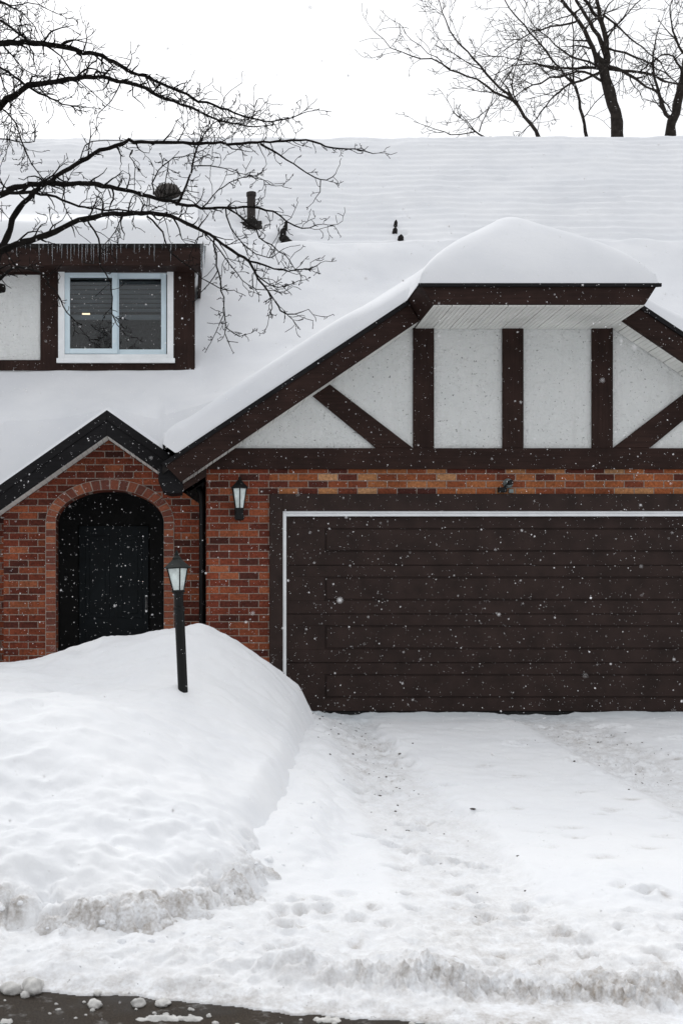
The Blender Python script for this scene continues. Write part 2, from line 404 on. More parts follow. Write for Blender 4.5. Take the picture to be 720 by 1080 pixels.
# seam drip line above the seal
# entry wall with arched opening
AX=-.764; AW=.588; SZ=2.045; AR=.355
def arch_pt(a,dw=0): return (AX+(AW+dw)*math.cos(a), SZ+(AR+dw)*math.sin(a))
EA=-.776
def ze(X): return 3.207-.70*abs(X-EA)
e=[(-1.92,-.4),(-1.92,ze(-1.92)-.27),(EA,ze(EA)-.27),(.28,ze(.28)-.27),(.28,-.4),(AX+AW,-.4)]
e+= [arch_pt(math.pi*i/24) for i in range(0,25)] + [(AX-AW,-.4)]
w=MB(); w.prism(e,.40,.64); part(w,'entry_wall',M['brick'])
ab=MB(); D=.105
nv=20
for i in range(nv):
    a0=math.pi*i/nv; a1=math.pi*(i+1)/nv
    g_=.012*math.pi/ (nv*.09)*.35
    a0+=.011; a1-=.011
    pts=[arch_pt(a0,.002),arch_pt((a0+a1)/2,.002),arch_pt(a1,.002),arch_pt(a1,D),arch_pt((a0+a1)/2,D),arch_pt(a0,D)]
    ab.prism(pts,.386,.45,0,random.random())
for sd in (-1,1):
    z=SZ-.012
    while z>-.3:
        xa=AX+sd*(AW+.002); xb=AX+sd*(AW+D)
        ab.box(min(xa,xb),max(xa,xb),.386,.45,z-.0635,z,0,random.random()); z-=.0743
mo=[arch_pt(math.pi*i/24,D+.008) for i in range(25)]+[(AX-AW-D-.008,-.4),(AX-AW,-.4)]+[arch_pt(math.pi*i/24) for i in range(24,-1,-1)]+[(AX+AW,-.4),(AX+AW+D+.008,-.4)]
ab.prism(mo,.393,.399,1)
part(ab,'arch',[M['arch'],M['mortar']],bevel=.003)
# porch lining and front door
pl=MB()
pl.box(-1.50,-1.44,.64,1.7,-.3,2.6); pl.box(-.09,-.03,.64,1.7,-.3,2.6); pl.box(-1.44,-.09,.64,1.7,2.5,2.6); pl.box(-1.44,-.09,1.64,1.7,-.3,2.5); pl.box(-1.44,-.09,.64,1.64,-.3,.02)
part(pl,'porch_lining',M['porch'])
fd=MB(); fd.box(-1.205,-.375,1.60,1.638,.03,2.10)
for (a,b,z0,z1) in ((-1.13,-.84,1.0,1.98),(-.74,-.45,1.0,1.98),(-1.13,-.84,.2,.86),(-.74,-.45,.2,.86)):
    fd.box(a,b,1.588,1.5995,z0,z1); fd.box(a+.05,b-.05,1.578,1.5875,z0+.05,z1-.05)
fdo=part(fd,'front_door',M['frontdoor'],bevel=.004)
hd=MB(); hd.tube([(-.402,1.575,1.10),(-.402,1.55,1.12),(-.402,1.55,1.22),(-.402,1.575,1.25)],.011,8); hd.box(-.414,-.39,1.572,1.5995,1.07,1.27)
hd.build('handle',M['steel'],fdo).location=(0,0,0)
# entry rakes
for sgn in (0,1):
    xe=-2.1 if not sgn else -.12
    f=[(xe,ze(xe)),(EA,ze(EA)),(EA,ze(EA)-.262),(xe,ze(xe)-.262)]
    q=MB(); q.prism(f,.10,.138); part(q,'fascia',M['char'],bevel=.004)
    f=[(xe,ze(xe)+.004),(EA,ze(EA)+.004),(EA,ze(EA)-.10),(xe,ze(xe)-.10)]
    q=MB(); q.prism(f,.082,.0995); part(q,'rake_moulding',M['char'],bevel=.004)
    s=MB(); n=int(abs(xe-EA)/.055)
    for i in range(n):
        u0=EA+(xe-EA)*(i+.04)/n; u1=EA+(xe-EA)*(i+.95)/n
        f=[(u0,ze(u0)-.264),(u1,ze(u1)-.264),(u1,ze(u1)-.256),(u0,ze(u0)-.256)]
        s.prism(f,.139,.398)
    f=[(xe,ze(xe)-.25),(EA,ze(EA)-.25),(EA,ze(EA)-.254),(xe,ze(xe)-.254)]; s.prism(f,.14,.397,1)
    part(s,'soffit',[M['soffit'],M['gap']])
# main body walls
w=MB(); w.box(-6,-1.92,1.0,1.25,-.4,2.6); w.box(-6,-5.75,1.25,12.2,-.4,2.6); w.box(10.25,10.5,1.0,12.2,-.4,2.6); w.box(6.72,10.25,1.0,1.25,-.4,2.6); w.box(-5.75,10.25,11.95,12.2,-.4,2.6)
part(w,'main_wall',M['brick'])
for xx in (-6,10.25):
    ge=MB(); ge.add([(xx,.8,2.6),(xx,13.2,2.6),(xx,7.2,8.8),(xx+.25,.8,2.6),(xx+.25,13.2,2.6),(xx+.25,7.2,8.8)],[(0,1,2),(5,4,3),(0,3,4,1),(1,4,5,2),(2,5,3,0)])
    part(ge,'end_gable',M['stucco'])
# roofs (thin shells under the snow)
def zm(Y): return 2.2+.95*Y
r=MB(); r.slab([(-6.2,.72,zm(.72)-.01),(10.7,.72,zm(.72)-.01),(10.7,7.2,zm(7.2)-.01),(-6.2,7.2,zm(7.2)-.01)],.14)
r.slab([(-6.2,7.2,zm(7.2)-.01),(10.7,7.2,zm(7.2)-.01),(10.7,14.2,zm(.2)-.01),(-6.2,14.2,zm(.2)-.01)],.14)
part(r,'main_roof',M['shingle'])
r=MB()
for sgn in (0,1):
    q=[(-.18,zl(-.18)),(2.335,zl(2.335)),(3.5,zl(3.5))]
    mx=(lambda x:x) if not sgn else (lambda x:2*HX-x)
    a=[(mx(-.18),-.30,zl(-.18)-.012),(mx(2.34),-.30,zl(2.34)-.012),(mx(3.5),.24,zl(3.5)-.012),(mx(3.5),3.2,zl(3.5)-.012),(mx(-.18),3.2,zl(-.18)-.012)]
    r.slab(a,.10)
r.slab([(2.335,-.885,4.285),(4.665,-.885,4.285),(3.5,.24,zl(3.5)-.012)],.05)
part(r,'garage_roof',M['shingle'])
r=MB(); r.slab([(-2.1,.09,ze(-2.1)-.01),(EA,.09,ze(EA)-.01),(EA,1.6,ze(EA)-.01),(-2.1,1.6,ze(-2.1)-.01)],.09); r.slab([(EA,.09,ze(EA)-.01),(-.05,.09,ze(-.05)-.01),(-.05,1.6,ze(-.05)-.01),(EA,1.6,ze(EA)-.01)],.09)
part(r,'entry_roof',M['shingle'])
# dormer
DY=1.6
def dz(y): return EYE+(CY-y)*(DIST+DY)/F
def dx(x): return (x-CX)*(DIST+DY)/F
d=MB()
wx0,wx1,wz0,wz1=dx(63),dx(182),dz(382),dz(281)
X0,X1,Z0,Z1=-4.6,dx(204),3.4,5.26
d.box(X0,wx0,DY,DY+.15,Z0,Z1); d.box(wx1,X1,DY,DY+.15,Z0,Z1); d.box(wx0,wx1,DY,DY+.15,Z0,wz0); d.box(wx0,wx1,DY,DY+.15,wz1,Z1)
d.box(X1-.15,X1,DY+.15,4.6,Z0,Z1); d.box(X0,X0+.15,DY+.15,4.6,Z0,Z1)
part(d,'dormer_wall',M['stucco'])
tr=MB(); b0=dz(391); b1=dz(380)
tr.box(dx(43),dx(62),DY-.022,DY-.001,b0,5.2); tr.box(dx(183),X1+.012,DY-.022,DY-.001,b0,5.2); tr.box(X0,dx(43),DY-.02,DY-.001,b0,b1); tr.box(dx(62),dx(183),DY-.02,DY-.001,b0,wz0); tr.box(dx(62),dx(183),DY-.02,DY-.001,wz1,5.2); tr.box(X0,dx(43),DY-.02,DY-.001,5.10,5.2)
tr.box(X1+.001,X1+.02,DY,DY+.2,b0,5.2)
part(tr,'dormer_trim',M['brownz'],bevel=.003)
ry=1.28; rx1=(214-CX)*(DIST+ry)/F
fz0,fz1=EYE+(CY-280)*(DIST+ry)/F,EYE+(CY-257)*(DIST+ry)/F
f=MB(); f.box(X0-.1,rx1,ry,ry+.035,fz0,fz1); f.box(rx1-.035,rx1,ry+.035,4.3,fz0,fz1); part(f,'fascia',M['brown'],bevel=.004)
f=MB(); f.box(X0-.1,rx1-.036,ry+.036,DY-.002,fz0+.012,fz0+.02); part(f,'soffit',M['brown'])
def zd(Y): return fz1+.37*(Y-ry)
r=MB(); r.slab([(X0-.1,ry-.01,zd(ry)),(rx1+.01,ry-.01,zd(ry)),(rx1+.01,4.6,zd(4.6)),(X0-.1,4.6,zd(4.6))],.05); part(r,'dormer_roof',M['shingle'])
rm=MB(); rm.box(X0+.2,X1-.2,4.3,4.35,3.5,5.2); rm.box(X0+.2,X1-.2,DY+.2,4.3,3.45,3.5); rm.box(X0+.2,X1-.2,DY+.16,4.3,5.21,5.25); part(rm,'room_lining',M['room'])
# window: frame, two sliding sashes, panes, blinds
win=MB(); fy=DY-.035
def frame(mb,x0,x1,z0,z1,y0,y1,t,tb=None):
    tb=tb or t
    mb.box(x0,x0+t,y0,y1,z0,z1); mb.box(x1-t,x1,y0,y1,z0,z1); mb.box(x0+t,x1-t,y0,y1,z1-t,z1); mb.box(x0+t,x1-t,y0,y1,z0,z0+tb)
frame(win,wx0-.012,wx1+.012,wz0-.012,wz1+.012,fy,DY+.12,.075,.10)
wo=part(win,'window',M['white'],bevel=.004)
def sub(mb,name,m,**k):
    o=mb.build(name,m,wo,**k); o.location=(0,0,0); return o
ix0,ix1,iz0,iz1=dx(68.5),dx(175.5),dz(373),dz(287)
sf=MB(); sf.box(wx0-.03,wx1+.03,fy-.03,fy-.001,wz0-.02,wz0+.035); sub(sf,'sill',M['white'],bevel=.004)
mid=dx(122)
for (a,b,yy) in ((ix0,mid+.022,DY+.0),(mid-.022,ix1,DY+.045)):
    q=MB(); frame(q,a,b,iz0,iz1,yy,yy+.04,.062); sub(q,'sash',M['vinyl'],bevel=.004)
    q=MB(); q.box(a+.055,b-.055,yy+.016,yy+.024,iz0+.055,iz1-.055); sub(q,'pane',M['pane'])
tk=MB(); tk.box(mid-.006,mid+.006,DY-.012,DY-.001,iz0+.06,iz1-.06); sub(tk,'meeting_rail',M['vinyl'])
for (a,b,n,lo) in ((ix0+.03,mid-.03,9,0),(mid+.03,ix1-.03,9,1)):
    q=MB(); zt=iz1-.03
    for i in range(8):
        z=zt-.055*i; Mx=Matrix.Translation((0,DY+.16,z))@Matrix.Rotation(R(-38),4,'X')
        q.box(a,b,-.024,.024,-.0015,.0015,0,None,Mx)
    zt2=zt-.055*8
    q.box(a,b,DY+.15,DY+.17,zt2-.06,zt2-.0,0); sub(q,'blind',M['blind'])
lt=MB(); lt.box(-1.28,-1.18,2.9,2.94,4.96,4.99); part(lt,'ceiling_light',M['lit'])

# fittings on the wall: lantern and lamp holder
def lantern_parts(root,prof_glass,n,rot,z0):
    pass
wl=empty('wall_lantern',(.62,0,2.05)); tag(wl,'black wall lantern with tapered glass beside the garage door','wall lantern')
def lp(mb,name,m,parent,**k):
    mb.local=True; return mb.build(name,m,parent,**k)
b=MB(); b.box(-.045,.045,-.02,-.001,-.01,.36); b.tube([(0,-.015,.06),(0,-.06,.0),(0,-.115,.02),(0,-.115,.06)],.012,8); lp(b,'back_plate',M['black'],wl,bevel=.004)
T_=Matrix.Translation((0,-.115,0))
b=MB(); b.lathe([(.018,-.03),(.05,-.02),(.055,.01),(.04,.05),(.048,.085),(.052,.10)],6,T_,0,R(30)); lp(b,'lamp_base',M['black'],wl)
b=MB(); b.lathe([(.046,.101),(.078,.30)],6,T_,0,R(30)); lp(b,'glass',M['milk'],wl)
b=MB()
for k in range(6):
    a=R(30+60*k); b.tube([(.048*math.cos(a),-.115+.048*math.sin(a),.10),(.081*math.cos(a),-.115+.081*math.sin(a),.30)],.006,5)
lp(b,'glazing_bar',M['blackgreen'],wl)
b=MB(); b.lathe([(.095,.300),(.098,.315),(.06,.35),(.03,.385),(.012,.40),(.016,.415),(.004,.43)],6,T_,0,R(30)); lp(b,'cap',M['black'],wl)

fl=empty('lamp_holder',(3.44,0,2.33)); tag(fl,'small round grey lamp holder fixed on the brick band above garage door','lamp holder')
b=MB(); Mq=Matrix.Translation((.01,-.0,.09))@Matrix.Rotation(R(90),4,'X')
b.lathe([(.052,.001),(.052,.02),(.045,.03),(.04,.05)],16,Mq); lp(b,'base_ring',M['zinc'],fl,smooth=False)
b=MB(); b.lathe([(.022,.05),(.026,.09),(.026,.12),(.01,.121)],14,Mq); lp(b,'socket',M['black'],fl)
b=MB(); b.box(-.10,-.015,-.07,-.001,-.005,.045); b.tube([(-.05,-.03,.03),(-.02,-.05,.07),(.01,-.05,.085)],.008,6); lp(b,'sensor_box',M['black'],fl,bevel=.006)
b=MB(); b.box(.015,.065,-.03,-.001,-.012,.028); lp(b,'junction_cover',M['zinc'],fl,bevel=.004)

# lamp post in the front yard
post=empty('lamp_post',P(193,727,-3.0)+Vector((0,0,0)),(0,R(-2.6),0)); tag(post,'black lamp post with white glass lantern leaning in the snowbank','lamp post')
sc=DIST-3; px=lambda n:n*sc/F
b=MB(); b.lathe([(.039,-.7),(.039,.62),(.044,.625),(.044,.65),(.036,.655),(.036,.745),(.042,.75),(.042,.765)],18); lp(b,'pole',M['black'],post,smooth=False)
rt=R(45-31)
b=MB(); b.lathe([(.054,.766),(.056,.775),(.046,.785)],4,None,0,rt); lp(b,'lantern_base',M['black'],post)
b=MB(); b.lathe([(.041,.786),(.078,.955)],4,None,0,rt); lp(b,'glass',M['milk'],post)
b=MB()
for k in range(4):
    a=rt+k*math.pi/2; b.tube([(.044*math.cos(a),.044*math.sin(a),.782),(.083*math.cos(a),.083*math.sin(a),.958)],.0055,5)
lp(b,'glazing_bar',M['black'],post)
b=MB(); b.lathe([(.108,.956),(.111,.964),(.066,1.002),(.038,1.027),(.034,1.042),(.016,1.06),(.018,1.07),(.003,1.105)],4,None,0,rt); lp(b,'cap',M['blackgreen'],post)

# vents on the main roof
def on_roof(px_,py_):
    k=(CY-py_)/F; t=.1
    Y=(k*DIST+EYE-2.2-t)/(.95-k); return Vector(((px_-CX)*(DIST+Y)/F,Y,zm(Y)))
p=on_roof(265,236)
v=empty('vent_pipe',p); tag(v,'tall rusty vent pipe standing on the snowy main roof','vent pipe')
b=MB(); b.lathe([(.062,-.1),(.062,.50),(.073,.505),(.073,.555),(.056,.56)],14); lp(b,'pipe',simple('rusty_iron',(.016,.011,.0095),.8,0,.5,14,.3),v)
b=MB(); Mr=Matrix.Rotation(math.atan(.95),4,'X'); b.box(-.16,.16,-.16,.2,-.01,.06,0,None,Mr); b.lathe([(.13,-.1),(.085,.16)],14); lp(b,'flashing',M['shingle'],v)
p=on_roof(177,213)
v=empty('turbine_vent',p); tag(v,'squat dark domed roof vent behind the bare branches','roof vent')
b=MB(); b.lathe([(.13,-.15),(.13,.14)],16); lp(b,'neck',M['black'],v)
b=MB()
for k in range(18):
    a=2*math.pi*k/18; b.tube([(.12*math.cos(a),.12*math.sin(a),.13),(.20*math.cos(a+.15),.20*math.sin(a+.15),.22),(.13*math.cos(a+.3),.13*math.sin(a+.3),.33)],.02,5)
b.lathe([(.15,.13),(.15,.32),(.08,.36),(.02,.37)],14); lp(b,'turbine',simple('vent_metal',(.03,.024,.02),.6,.2,.4,14,.2),v)
for (a_,b_,lab,tall) in ((302,267,'small dark roof vent in a melted hollow right of the vent pipe',.30),(424,266,'small dark roof vent in a melted hollow above the garage gable',.12)):
    p=on_roof(a_,b_)
    v=empty('roof_vent',p); tag(v,lab,'roof vent',kind=None)
    b=MB(); b.box(-.10,.10,-.14,.12,-.03,.19,0,None,Mr); lp(b,'hood',M['shingle'],v,bevel=.01)
    b=MB(); b.box(-.125,.125,-.2,.22,-.03,.055,0,None,Mr)
    rr=random.Random(int(a_))
    for k in range(6):
        u=.3+.12*k; xx=rr.uniform(-.05,.05); hh=.02*rr.uniform(1.1,2)*(1-.1*k)
        cpt=Mr@Vector((xx,u,.04+.075))
        if tall>.2 or k%2:
            b2=MB(); b2.lathe([(hh*2.4,-.08),(hh*2.0,.02),(hh*.5,.055)],7,Matrix.Translation(cpt)@Mr); lp(b2,'shingle_tab',M['shingle'],v)
    lp(b,'flashing',M['shingle'],v)
rv=MB(); rv.box(7.9,8.9,6.9,7.4,8.35,8.72); rv.box(7.85,8.95,6.85,7.45,8.72,8.76)
tag(rv.build('ridge_box',M['zinc']),'low grey metal box just showing over the roof ridge','vent box') if False else None

# ------------------------------------------------------------------ SNOW ON THE ROOFS
rects=[(-6.2,10.7,.70,7.22),(-2.1,-.05,.135,2.0),(-.18,7.18,-.31,3.2),(2.325,4.675,-.915,.3)]
def lines(lo,hi,step,extra):
    a=list(np.arange(lo,hi,step))+[hi]+extra
    a=np.unique(np.round(a,4)); out=[a[0]]
    for q in a[1:]:
        if q-out[-1]<.012:
            if any(abs(q-e_)<1e-4 for e_ in extra): out[-1]=q
            continue
        out.append(q)
    return np.array(out)
gx=lines(-4.2,9.6,.034,[r_[0] for r_ in rects if r_[0]>-4.2]+[r_[1] for r_ in rects if r_[1]<9.6])
gx=np.concatenate([[-6.2,-5.2],gx,[10.7]])
gy=lines(-.915,7.22,.034,[r_[2] for r_ in rects]+[.2,.04])
XX,YY=np.meshgrid(gx,gy)
def inside(X,Y):
    m_=np.zeros(X.shape,bool)
    for a,b_,c_,d_ in rects: m_|=(X>a)&(X<b_)&(Y>c_)&(Y<d_)
    return m_
xc=(gx[:-1]+gx[1:])/2; yc=(gy[:-1]+gy[1:])/2
XC,YC=np.meshgrid(xc,yc); keep=inside(XC,YC)
keep_all=keep.copy()
# border vertices = corners shared by a kept and a dropped cell (ridge side not counted)
pad=np.zeros((keep.shape[0]+2,keep.shape[1]+2),bool); pad[1:-1,1:-1]=keep
pad[-1,:]=True; pad[:,0]=True; pad[:,-1]=True
cnt=pad[:-1,:-1].astype(int)+pad[1:,:-1]+pad[:-1,1:]+pad[1:,1:]
vert_in=(cnt>0); bord=(cnt>0)&(cnt<4)
bx=XX[bord]; by=YY[bord]
dist=np.full(XX.shape,9.0)
flat=np.stack([XX.ravel(),YY.ravel()],-1); dd=np.full(len(flat),9.0)
near=flat[:,1]<1.2
for i in np.array_split(np.where(near)[0],40):
    q=flat[i]; dd[i]=np.sqrt(((q[:,None,0]-bx[None])**2+(q[:,None,1]-by[None])**2).min(1))
dist=dd.reshape(XX.shape)
Zmain=zm(YY)
Zg=np.minimum(np.minimum(zl(XX),zl(2*HX-XX)),4.275+.80*(YY+.90))
Zg=np.where((XX>-.181)&(XX<7.181)&(YY>-.92),Zg,-9)
Ze=np.where((XX>-2.2)&(XX<.1),ze(XX),-9)
Ze=np.where(YY<2.6,Ze,-9)
def shade(Z): return Z
base=np.maximum(np.maximum(Zmain-(YY<.70)*9,Zg),Ze)
n_big=fbm(XX,YY,.5,3,3); n_mid=fbm(XX,YY,1.6,3,5); n_f=fbm(XX,YY,7,3,9)
# thickness: thin and ribbed high on the roof, a deep drift lower down
edge=3.95+.16*fbm(XX,YY*0,.9,3,21)+.5*sstep(1.2,-1.0,XX)
deep=sstep(edge+.12+.9*sstep(1.6,-.5,XX),edge-.14-.5*sstep(1.6,-.5,XX),YY)
Tm=.115+.24*deep+.03*n_big+.03*n_mid*deep+.035*n_big+.03*deep*(1-np.abs(fbm(XX*.6+.3*n_mid,YY,.9,3,99))*2.2-.5)+.05*deep*np.exp(-((YY-3.55)/.3)**2)*(1+fbm(XX,YY*0,.8,2,97))
# shingle courses telegraphing through
courses=(YY+.035*n_mid+.02*n_big)/.152; cid=np.floor(courses); camp=.35+.9*np.abs(vnoise(cid*3.7+.3,XX*.45,91))+.5*vnoise(XX*1.1,YY*1.3,93)
ribs=np.abs(((courses%1)+1)%1-.5)*2
rb=(.046+.024*n_mid)*camp*(.55+.45*sstep(6.8,5.0,YY))*(1-deep)*(ribs**2-.4)+.010*(1-deep)*n_f+.012*(1-deep)*fbm(XX*.35,YY,4,3,17)
Sm=Zmain+np.maximum(Tm+rb,.03)-.13*np.exp(-((YY-1.45)/.42)**2)*sstep(.75,.25,XX)
# melted hollows round the vents
for (a_,b_,rad,dep) in ((302,258,.17,.16),(424,266,.13,.22),(424,248,.05,.12),(265,236,.20,.09),(178,210,.24,.05)):
    p=on_roof(a_,b_); rr=np.hypot(XX-p.x,(YY-p.y)*1.2)
    Sm-=dep*np.exp(-(rr/rad)**2)
    Sm+=.02*np.exp(-((rr-rad*2)/(.5*rad))**2)
Sm=np.where(YY<.70,-9,Sm)
rg=.20+.02*n_mid
Sg=Zg+.17+.025*n_big+.012*n_mid
apex=np.exp(-(((XX-HX)/.9)**2+((YY-.05)/.7)**2)); Sg=Sg+.02*apex
Se=Ze+.075+.02*n_mid
# round the hip lines of the jerkinhead
Zl_=zl(XX); Zr_=zl(2*HX-XX); Zh_=4.275+.80*(YY+.90)
def smin(a,b_,k): return -smax(-a,-b_,k)
Zgs=smin(smin(Zl_,Zr_,.16),Zh_,.22)+.035
Zgs=np.where((XX>-.181)&(XX<7.181)&(YY>-.92),Zgs,-9)
Sg=np.where(Zgs>-5,Zgs+.245+.05*sstep(2.6,.4,XX)+.03*n_big+.010*n_mid,-9)
top=np.maximum(np.maximum(Sm,Sg),Se)
top=smax(smax(np.maximum(Sm,-4),np.maximum(Sg,-4),.75),np.maximum(Se,-4),.50)
th=np.maximum(top-base,0)
hipm=sstep(.25,.0,YY)*sstep(1.9,1.3,np.abs(XX-HX)); rr_=.19+.05*n_mid+.42*hipm
f_=np.sqrt(np.clip(1-(1-np.clip(dist/rr_,0,1))**2,0,1))
ZZ=base+th*f_*(1-.0)+.001
# a soft sag on the ridge
ridge=sstep(6.85,7.22,YY); ZZ=ZZ-ridge*(.07+.02*n_mid)+ .03*ridge*sstep(-3,8,XX)
keep&=~((XC<X1-.06)&(YC>DY+.10)&(YC<4.0))
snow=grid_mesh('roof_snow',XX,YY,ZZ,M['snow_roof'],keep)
tag(snow,'deep smooth snow covering the main roof and both gables','snow',kind='stuff')
# back slope snow
bs=MB(); bs.slab([(-6.2,7.219,ZZ[-1].mean()-.02),(10.7,7.219,ZZ[-1].mean()-.02),(10.7,14.1,zm(.3)+.12),(-6.2,14.1,zm(.3)+.12)],.1)
tag(bs.build('roof_snow',M['snow_plain']),'snow lying on the back slope of the roof','snow',kind='stuff')
# dormer snow
dxs=np.concatenate([np.arange(X0-.1,rx1-.3,.05),np.linspace(rx1-.3,rx1,16)]); dys=np.concatenate([np.linspace(ry-.02,ry+.3,16)[:-1],np.arange(ry+.3,5.6,.06)])
DX_,DY_=np.meshgrid(dxs,dys)
dd=np.minimum(np.minimum(DY_-(ry-.02),rx1-DX_+.0),DX_-(X0-.1))
nn=fbm(DX_,DY_,2.0,3,31)
tt=(.27+.03*nn)
r0=.17; ff=np.sqrt(np.clip(1-(1-np.clip(dd/r0,0,1))**2,0,1))
ZD=zd(DY_)+.002+tt*(.10+.90*ff)*np.where(dd<=1e-6,0,1)
bury=zm(DY_)+.30
ZD=np.where(ZD<bury-.1,bury-.1,ZD)
tag(grid_mesh('dormer_snow',DX_,DY_,ZD,M['snow_plain']),'rounded snow cap on the dormer roof above the icicles','snow',kind='stuff')
# icicles along the dormer eave
ric=random.Random(5)
ipx=[6,14,19,27,33,41,47,51,56,60,63,66,71,75,78,84,87,90,93,97,100,104,107,110,113,116,119,124,128,133,141,147,152,158,163,171,180,186]
ilen=[.10,.05,.14,.05,.08,.18,.06,.12,.22,.10,.08,.16,.17,.20,.12,.16,.23,.21,.12,.20,.22,.14,.18,.22,.19,.08,.12,.21,.10,.05,.11,.09,.06,.12,.19,.06,.20,.07]
def icicle(x,y,z,L,rad,lab,grp):
    o=MB(); o.local=True
    n=6; pts=[(ric.uniform(-.002,.002),0,-L*i/n) for i in range(n+1)]; rd=[rad*(1-(i/n))**.8*(1+.2*math.sin(i*2.3))+.0012 for i in range(n+1)]
    o.tube(pts,rd,6); ob=o.build('icicle',M['ice'],smooth=True); ob.location=(x,y,z)
    tag(ob,lab,'icicle',grp)
for a_,L in zip(ipx,ilen):
    x=(a_+ric.uniform(-1,1)-CX)*(DIST+ry)/F
    icicle(x,ry-.014,fz1-.012,L*1.05,.0055+.008*L,'thin icicle hanging from the dormer eave above the window','icicles on the dormer eave')
icicle(rx1-.015,ry-.012,fz1-.01,.36,.021,'longest icicle at the right corner of the dormer eave',None)
icicle(rx1+.018,ry+.05,fz1-.012,.26,.018,'second thick icicle round the right corner of the dormer eave',None)

# ------------------------------------------------------------------ GROUND, ROAD, DRIVEWAY, SNOWBANK
def drive_z(Y): return np.where(Y>-.15,.004,.004-.0795*(-.15-np.maximum(Y,-7.2)))
gp=MB(); xs=[-220,220]; prof=[(-220,-.72),(-14.8,-.72),(-14.6,-.70),(-7.0,-.72),(-6.6,-.64),(-.6,-.12),(0,-.10),(230,-.10)]
for (ya,za),(yb,zb_) in zip(prof[:-1],prof[1:]): gp.add([(-220,ya,za),(220,ya,za),(220,yb,zb_),(-220,yb,zb_)],[(0,1,2,3)])
tag(gp.build('ground',M['snow_plain']),kind='structure')
rd=MB(); rd.slab([(-200,-14.5,-.585),(200,-14.5,-.585),(200,-6.9,-.585),(-200,-6.9,-.585)],.1)
tag(rd.build('road',M['asphalt']),kind='structure')
fs=MB(); fs.slab([(-200,-30,-.45),(200,-30,-.45),(200,-14.3,-.48),(-200,-14.3,-.48)],.3)
tag(fs.build('verge',M['snow_plain']),kind='structure')

gx=np.concatenate([np.arange(-14,-2.4,.25),np.arange(-2.4,5.9,.018),np.arange(5.9,16,.25)])
gy=np.concatenate([np.arange(-7.85,-5.6,.0125),np.arange(-5.6,-3,.02),np.arange(-3,.62,.03)])
XX,YY=np.meshgrid(gx,gy)
lip=[(-30,-6.56),(-.95,-6.53),(-.45,-6.60),(-.15,-6.54),(.16,-6.32),(.42,-5.92),(.60,-5.2),(.80,-4.3),(1.0,-3.3),(1.2,-2.2),(1.36,-1.2),(1.40,-.7),(1.36,-.3),(1.30,.5)]
def sdf(X,Y):
    d=np.full(X.shape,1e9); wind=np.zeros(X.shape)
    sgn=np.zeros(X.shape)
    for (ax,ay),(bx_,by_) in zip(lip[:-1],lip[1:]):
        ex,ey=bx_-ax,by_-ay; t=np.clip(((X-ax)*ex+(Y-ay)*ey)/(ex*ex+ey*ey),0,1)
        qx=X-(ax+t*ex); qy=Y-(ay+t*ey); q=np.hypot(qx,qy); cr=ex*qy-ey*qx
        m_=q<d; d=np.where(m_,q,d); sgn=np.where(m_,np.sign(cr),sgn)
    return d*sgn
SD=sdf(XX,YY)
# driveway / verge snow
nA=fbm(XX,YY,1.1,4,41); nB=fbm(XX,YY,5,4,43); nC=fbm(XX,YY,14,4,47); nD=fbm(XX,YY,32,3,49)
def lane(x0,y0,x1,y1,w,X,Y):
    t=(Y-y0)/(y1-y0); c_=x0+(x1-x0)*t; ww=w[0]+(w[1]-w[0])*np.clip(t,0,1)
    return sstep(ww*1.28,ww*.72,np.abs(X-c_+.10*nB+.05*nC+.06*nA))
laneL=lane(1.62,-.4,1.56,-6.4,(.26,.36),XX,YY)
laneR=lane(3.75,-.4,3.75,-6.4,(.38,.42),XX,YY)*sstep(-.35,.25,nA+.4)
lanes=np.maximum(laneL,laneR)
front=sstep(-5.9,-6.35,YY+.25*nA+.12*nB)
walk=sstep(.35,.7,nA+.35*fbm(XX,YY,2.3,2,77))*sstep(-.3,-1.0,YY)
rough=np.clip(np.maximum(np.maximum(lanes*.75,front),walk*.6),0,1)
pad=sstep(1.85,2.0,XX+.05*nB)*sstep(3.5,3.3,XX+.05*nB)*sstep(-6.2,-6.0,YY+.1*nB)*sstep(-.5,-.9,YY+.1*nB)
SDd=sdf(XX,YY)
Z=drive_z(YY)+.025*nA-.030*lanes+.03*pad+(.05-.015*sstep(-5.2,-6.1,YY))*np.exp(-np.clip(-SDd,0,9)/.22)*(1+.5*nB)+.085*sstep(-.42-.12*nA,-.08,SDd+.06*nB+.04*nC)*sstep(-5.9,-5.3,YY)*sstep(-.2,-1.2,YY)
billow=np.abs(nC)
Z+=rough*(.024*nB+.024*(billow-.25)+.010*nD)+(1-rough)*(.014*nB+.005*nC+.0012*nD)
# berm ploughed along the street, with tyre tread pressed into it on the right
yedge=-7.06-.235*np.clip(XX+.9,-1.2,3.0)+.06*fbm(XX,YY*0,2.2,4,51)+.03*fbm(XX,YY*0,9,3,53)
ber=np.exp(-(((YY-(yedge+.34+.10*np.clip(XX-.3,0,2)+.04*nB))/.17))**2)
rt_=sstep(.3,.9,XX); Z+=ber*(.085+(.05-.03*rt_)*nB+(.045-.02*rt_)*(np.tanh(np.abs(fbm(XX+.05*nB,YY,9,3,101))*4)-.4)+.02*nC+.006*nD)*(.35+.65*sstep(-.5,.6,XX))
tread=np.exp(-((YY-(yedge+.24+.10*np.clip(XX-.3,0,2)))/.11)**2)*sstep(.35,.9,XX)
ph=(XX+.45*(YY-yedge))/.0675
tw=np.sin(2*math.pi*ph); Z+=tread*(.026*np.sign(tw)*np.abs(tw)**.6*(.9+.5*nB)+.004)
Z=np.maximum(Z,-.566+.008*nC)
Z+=.02*sstep(.75,.2,YY-yedge)*np.abs(nB)
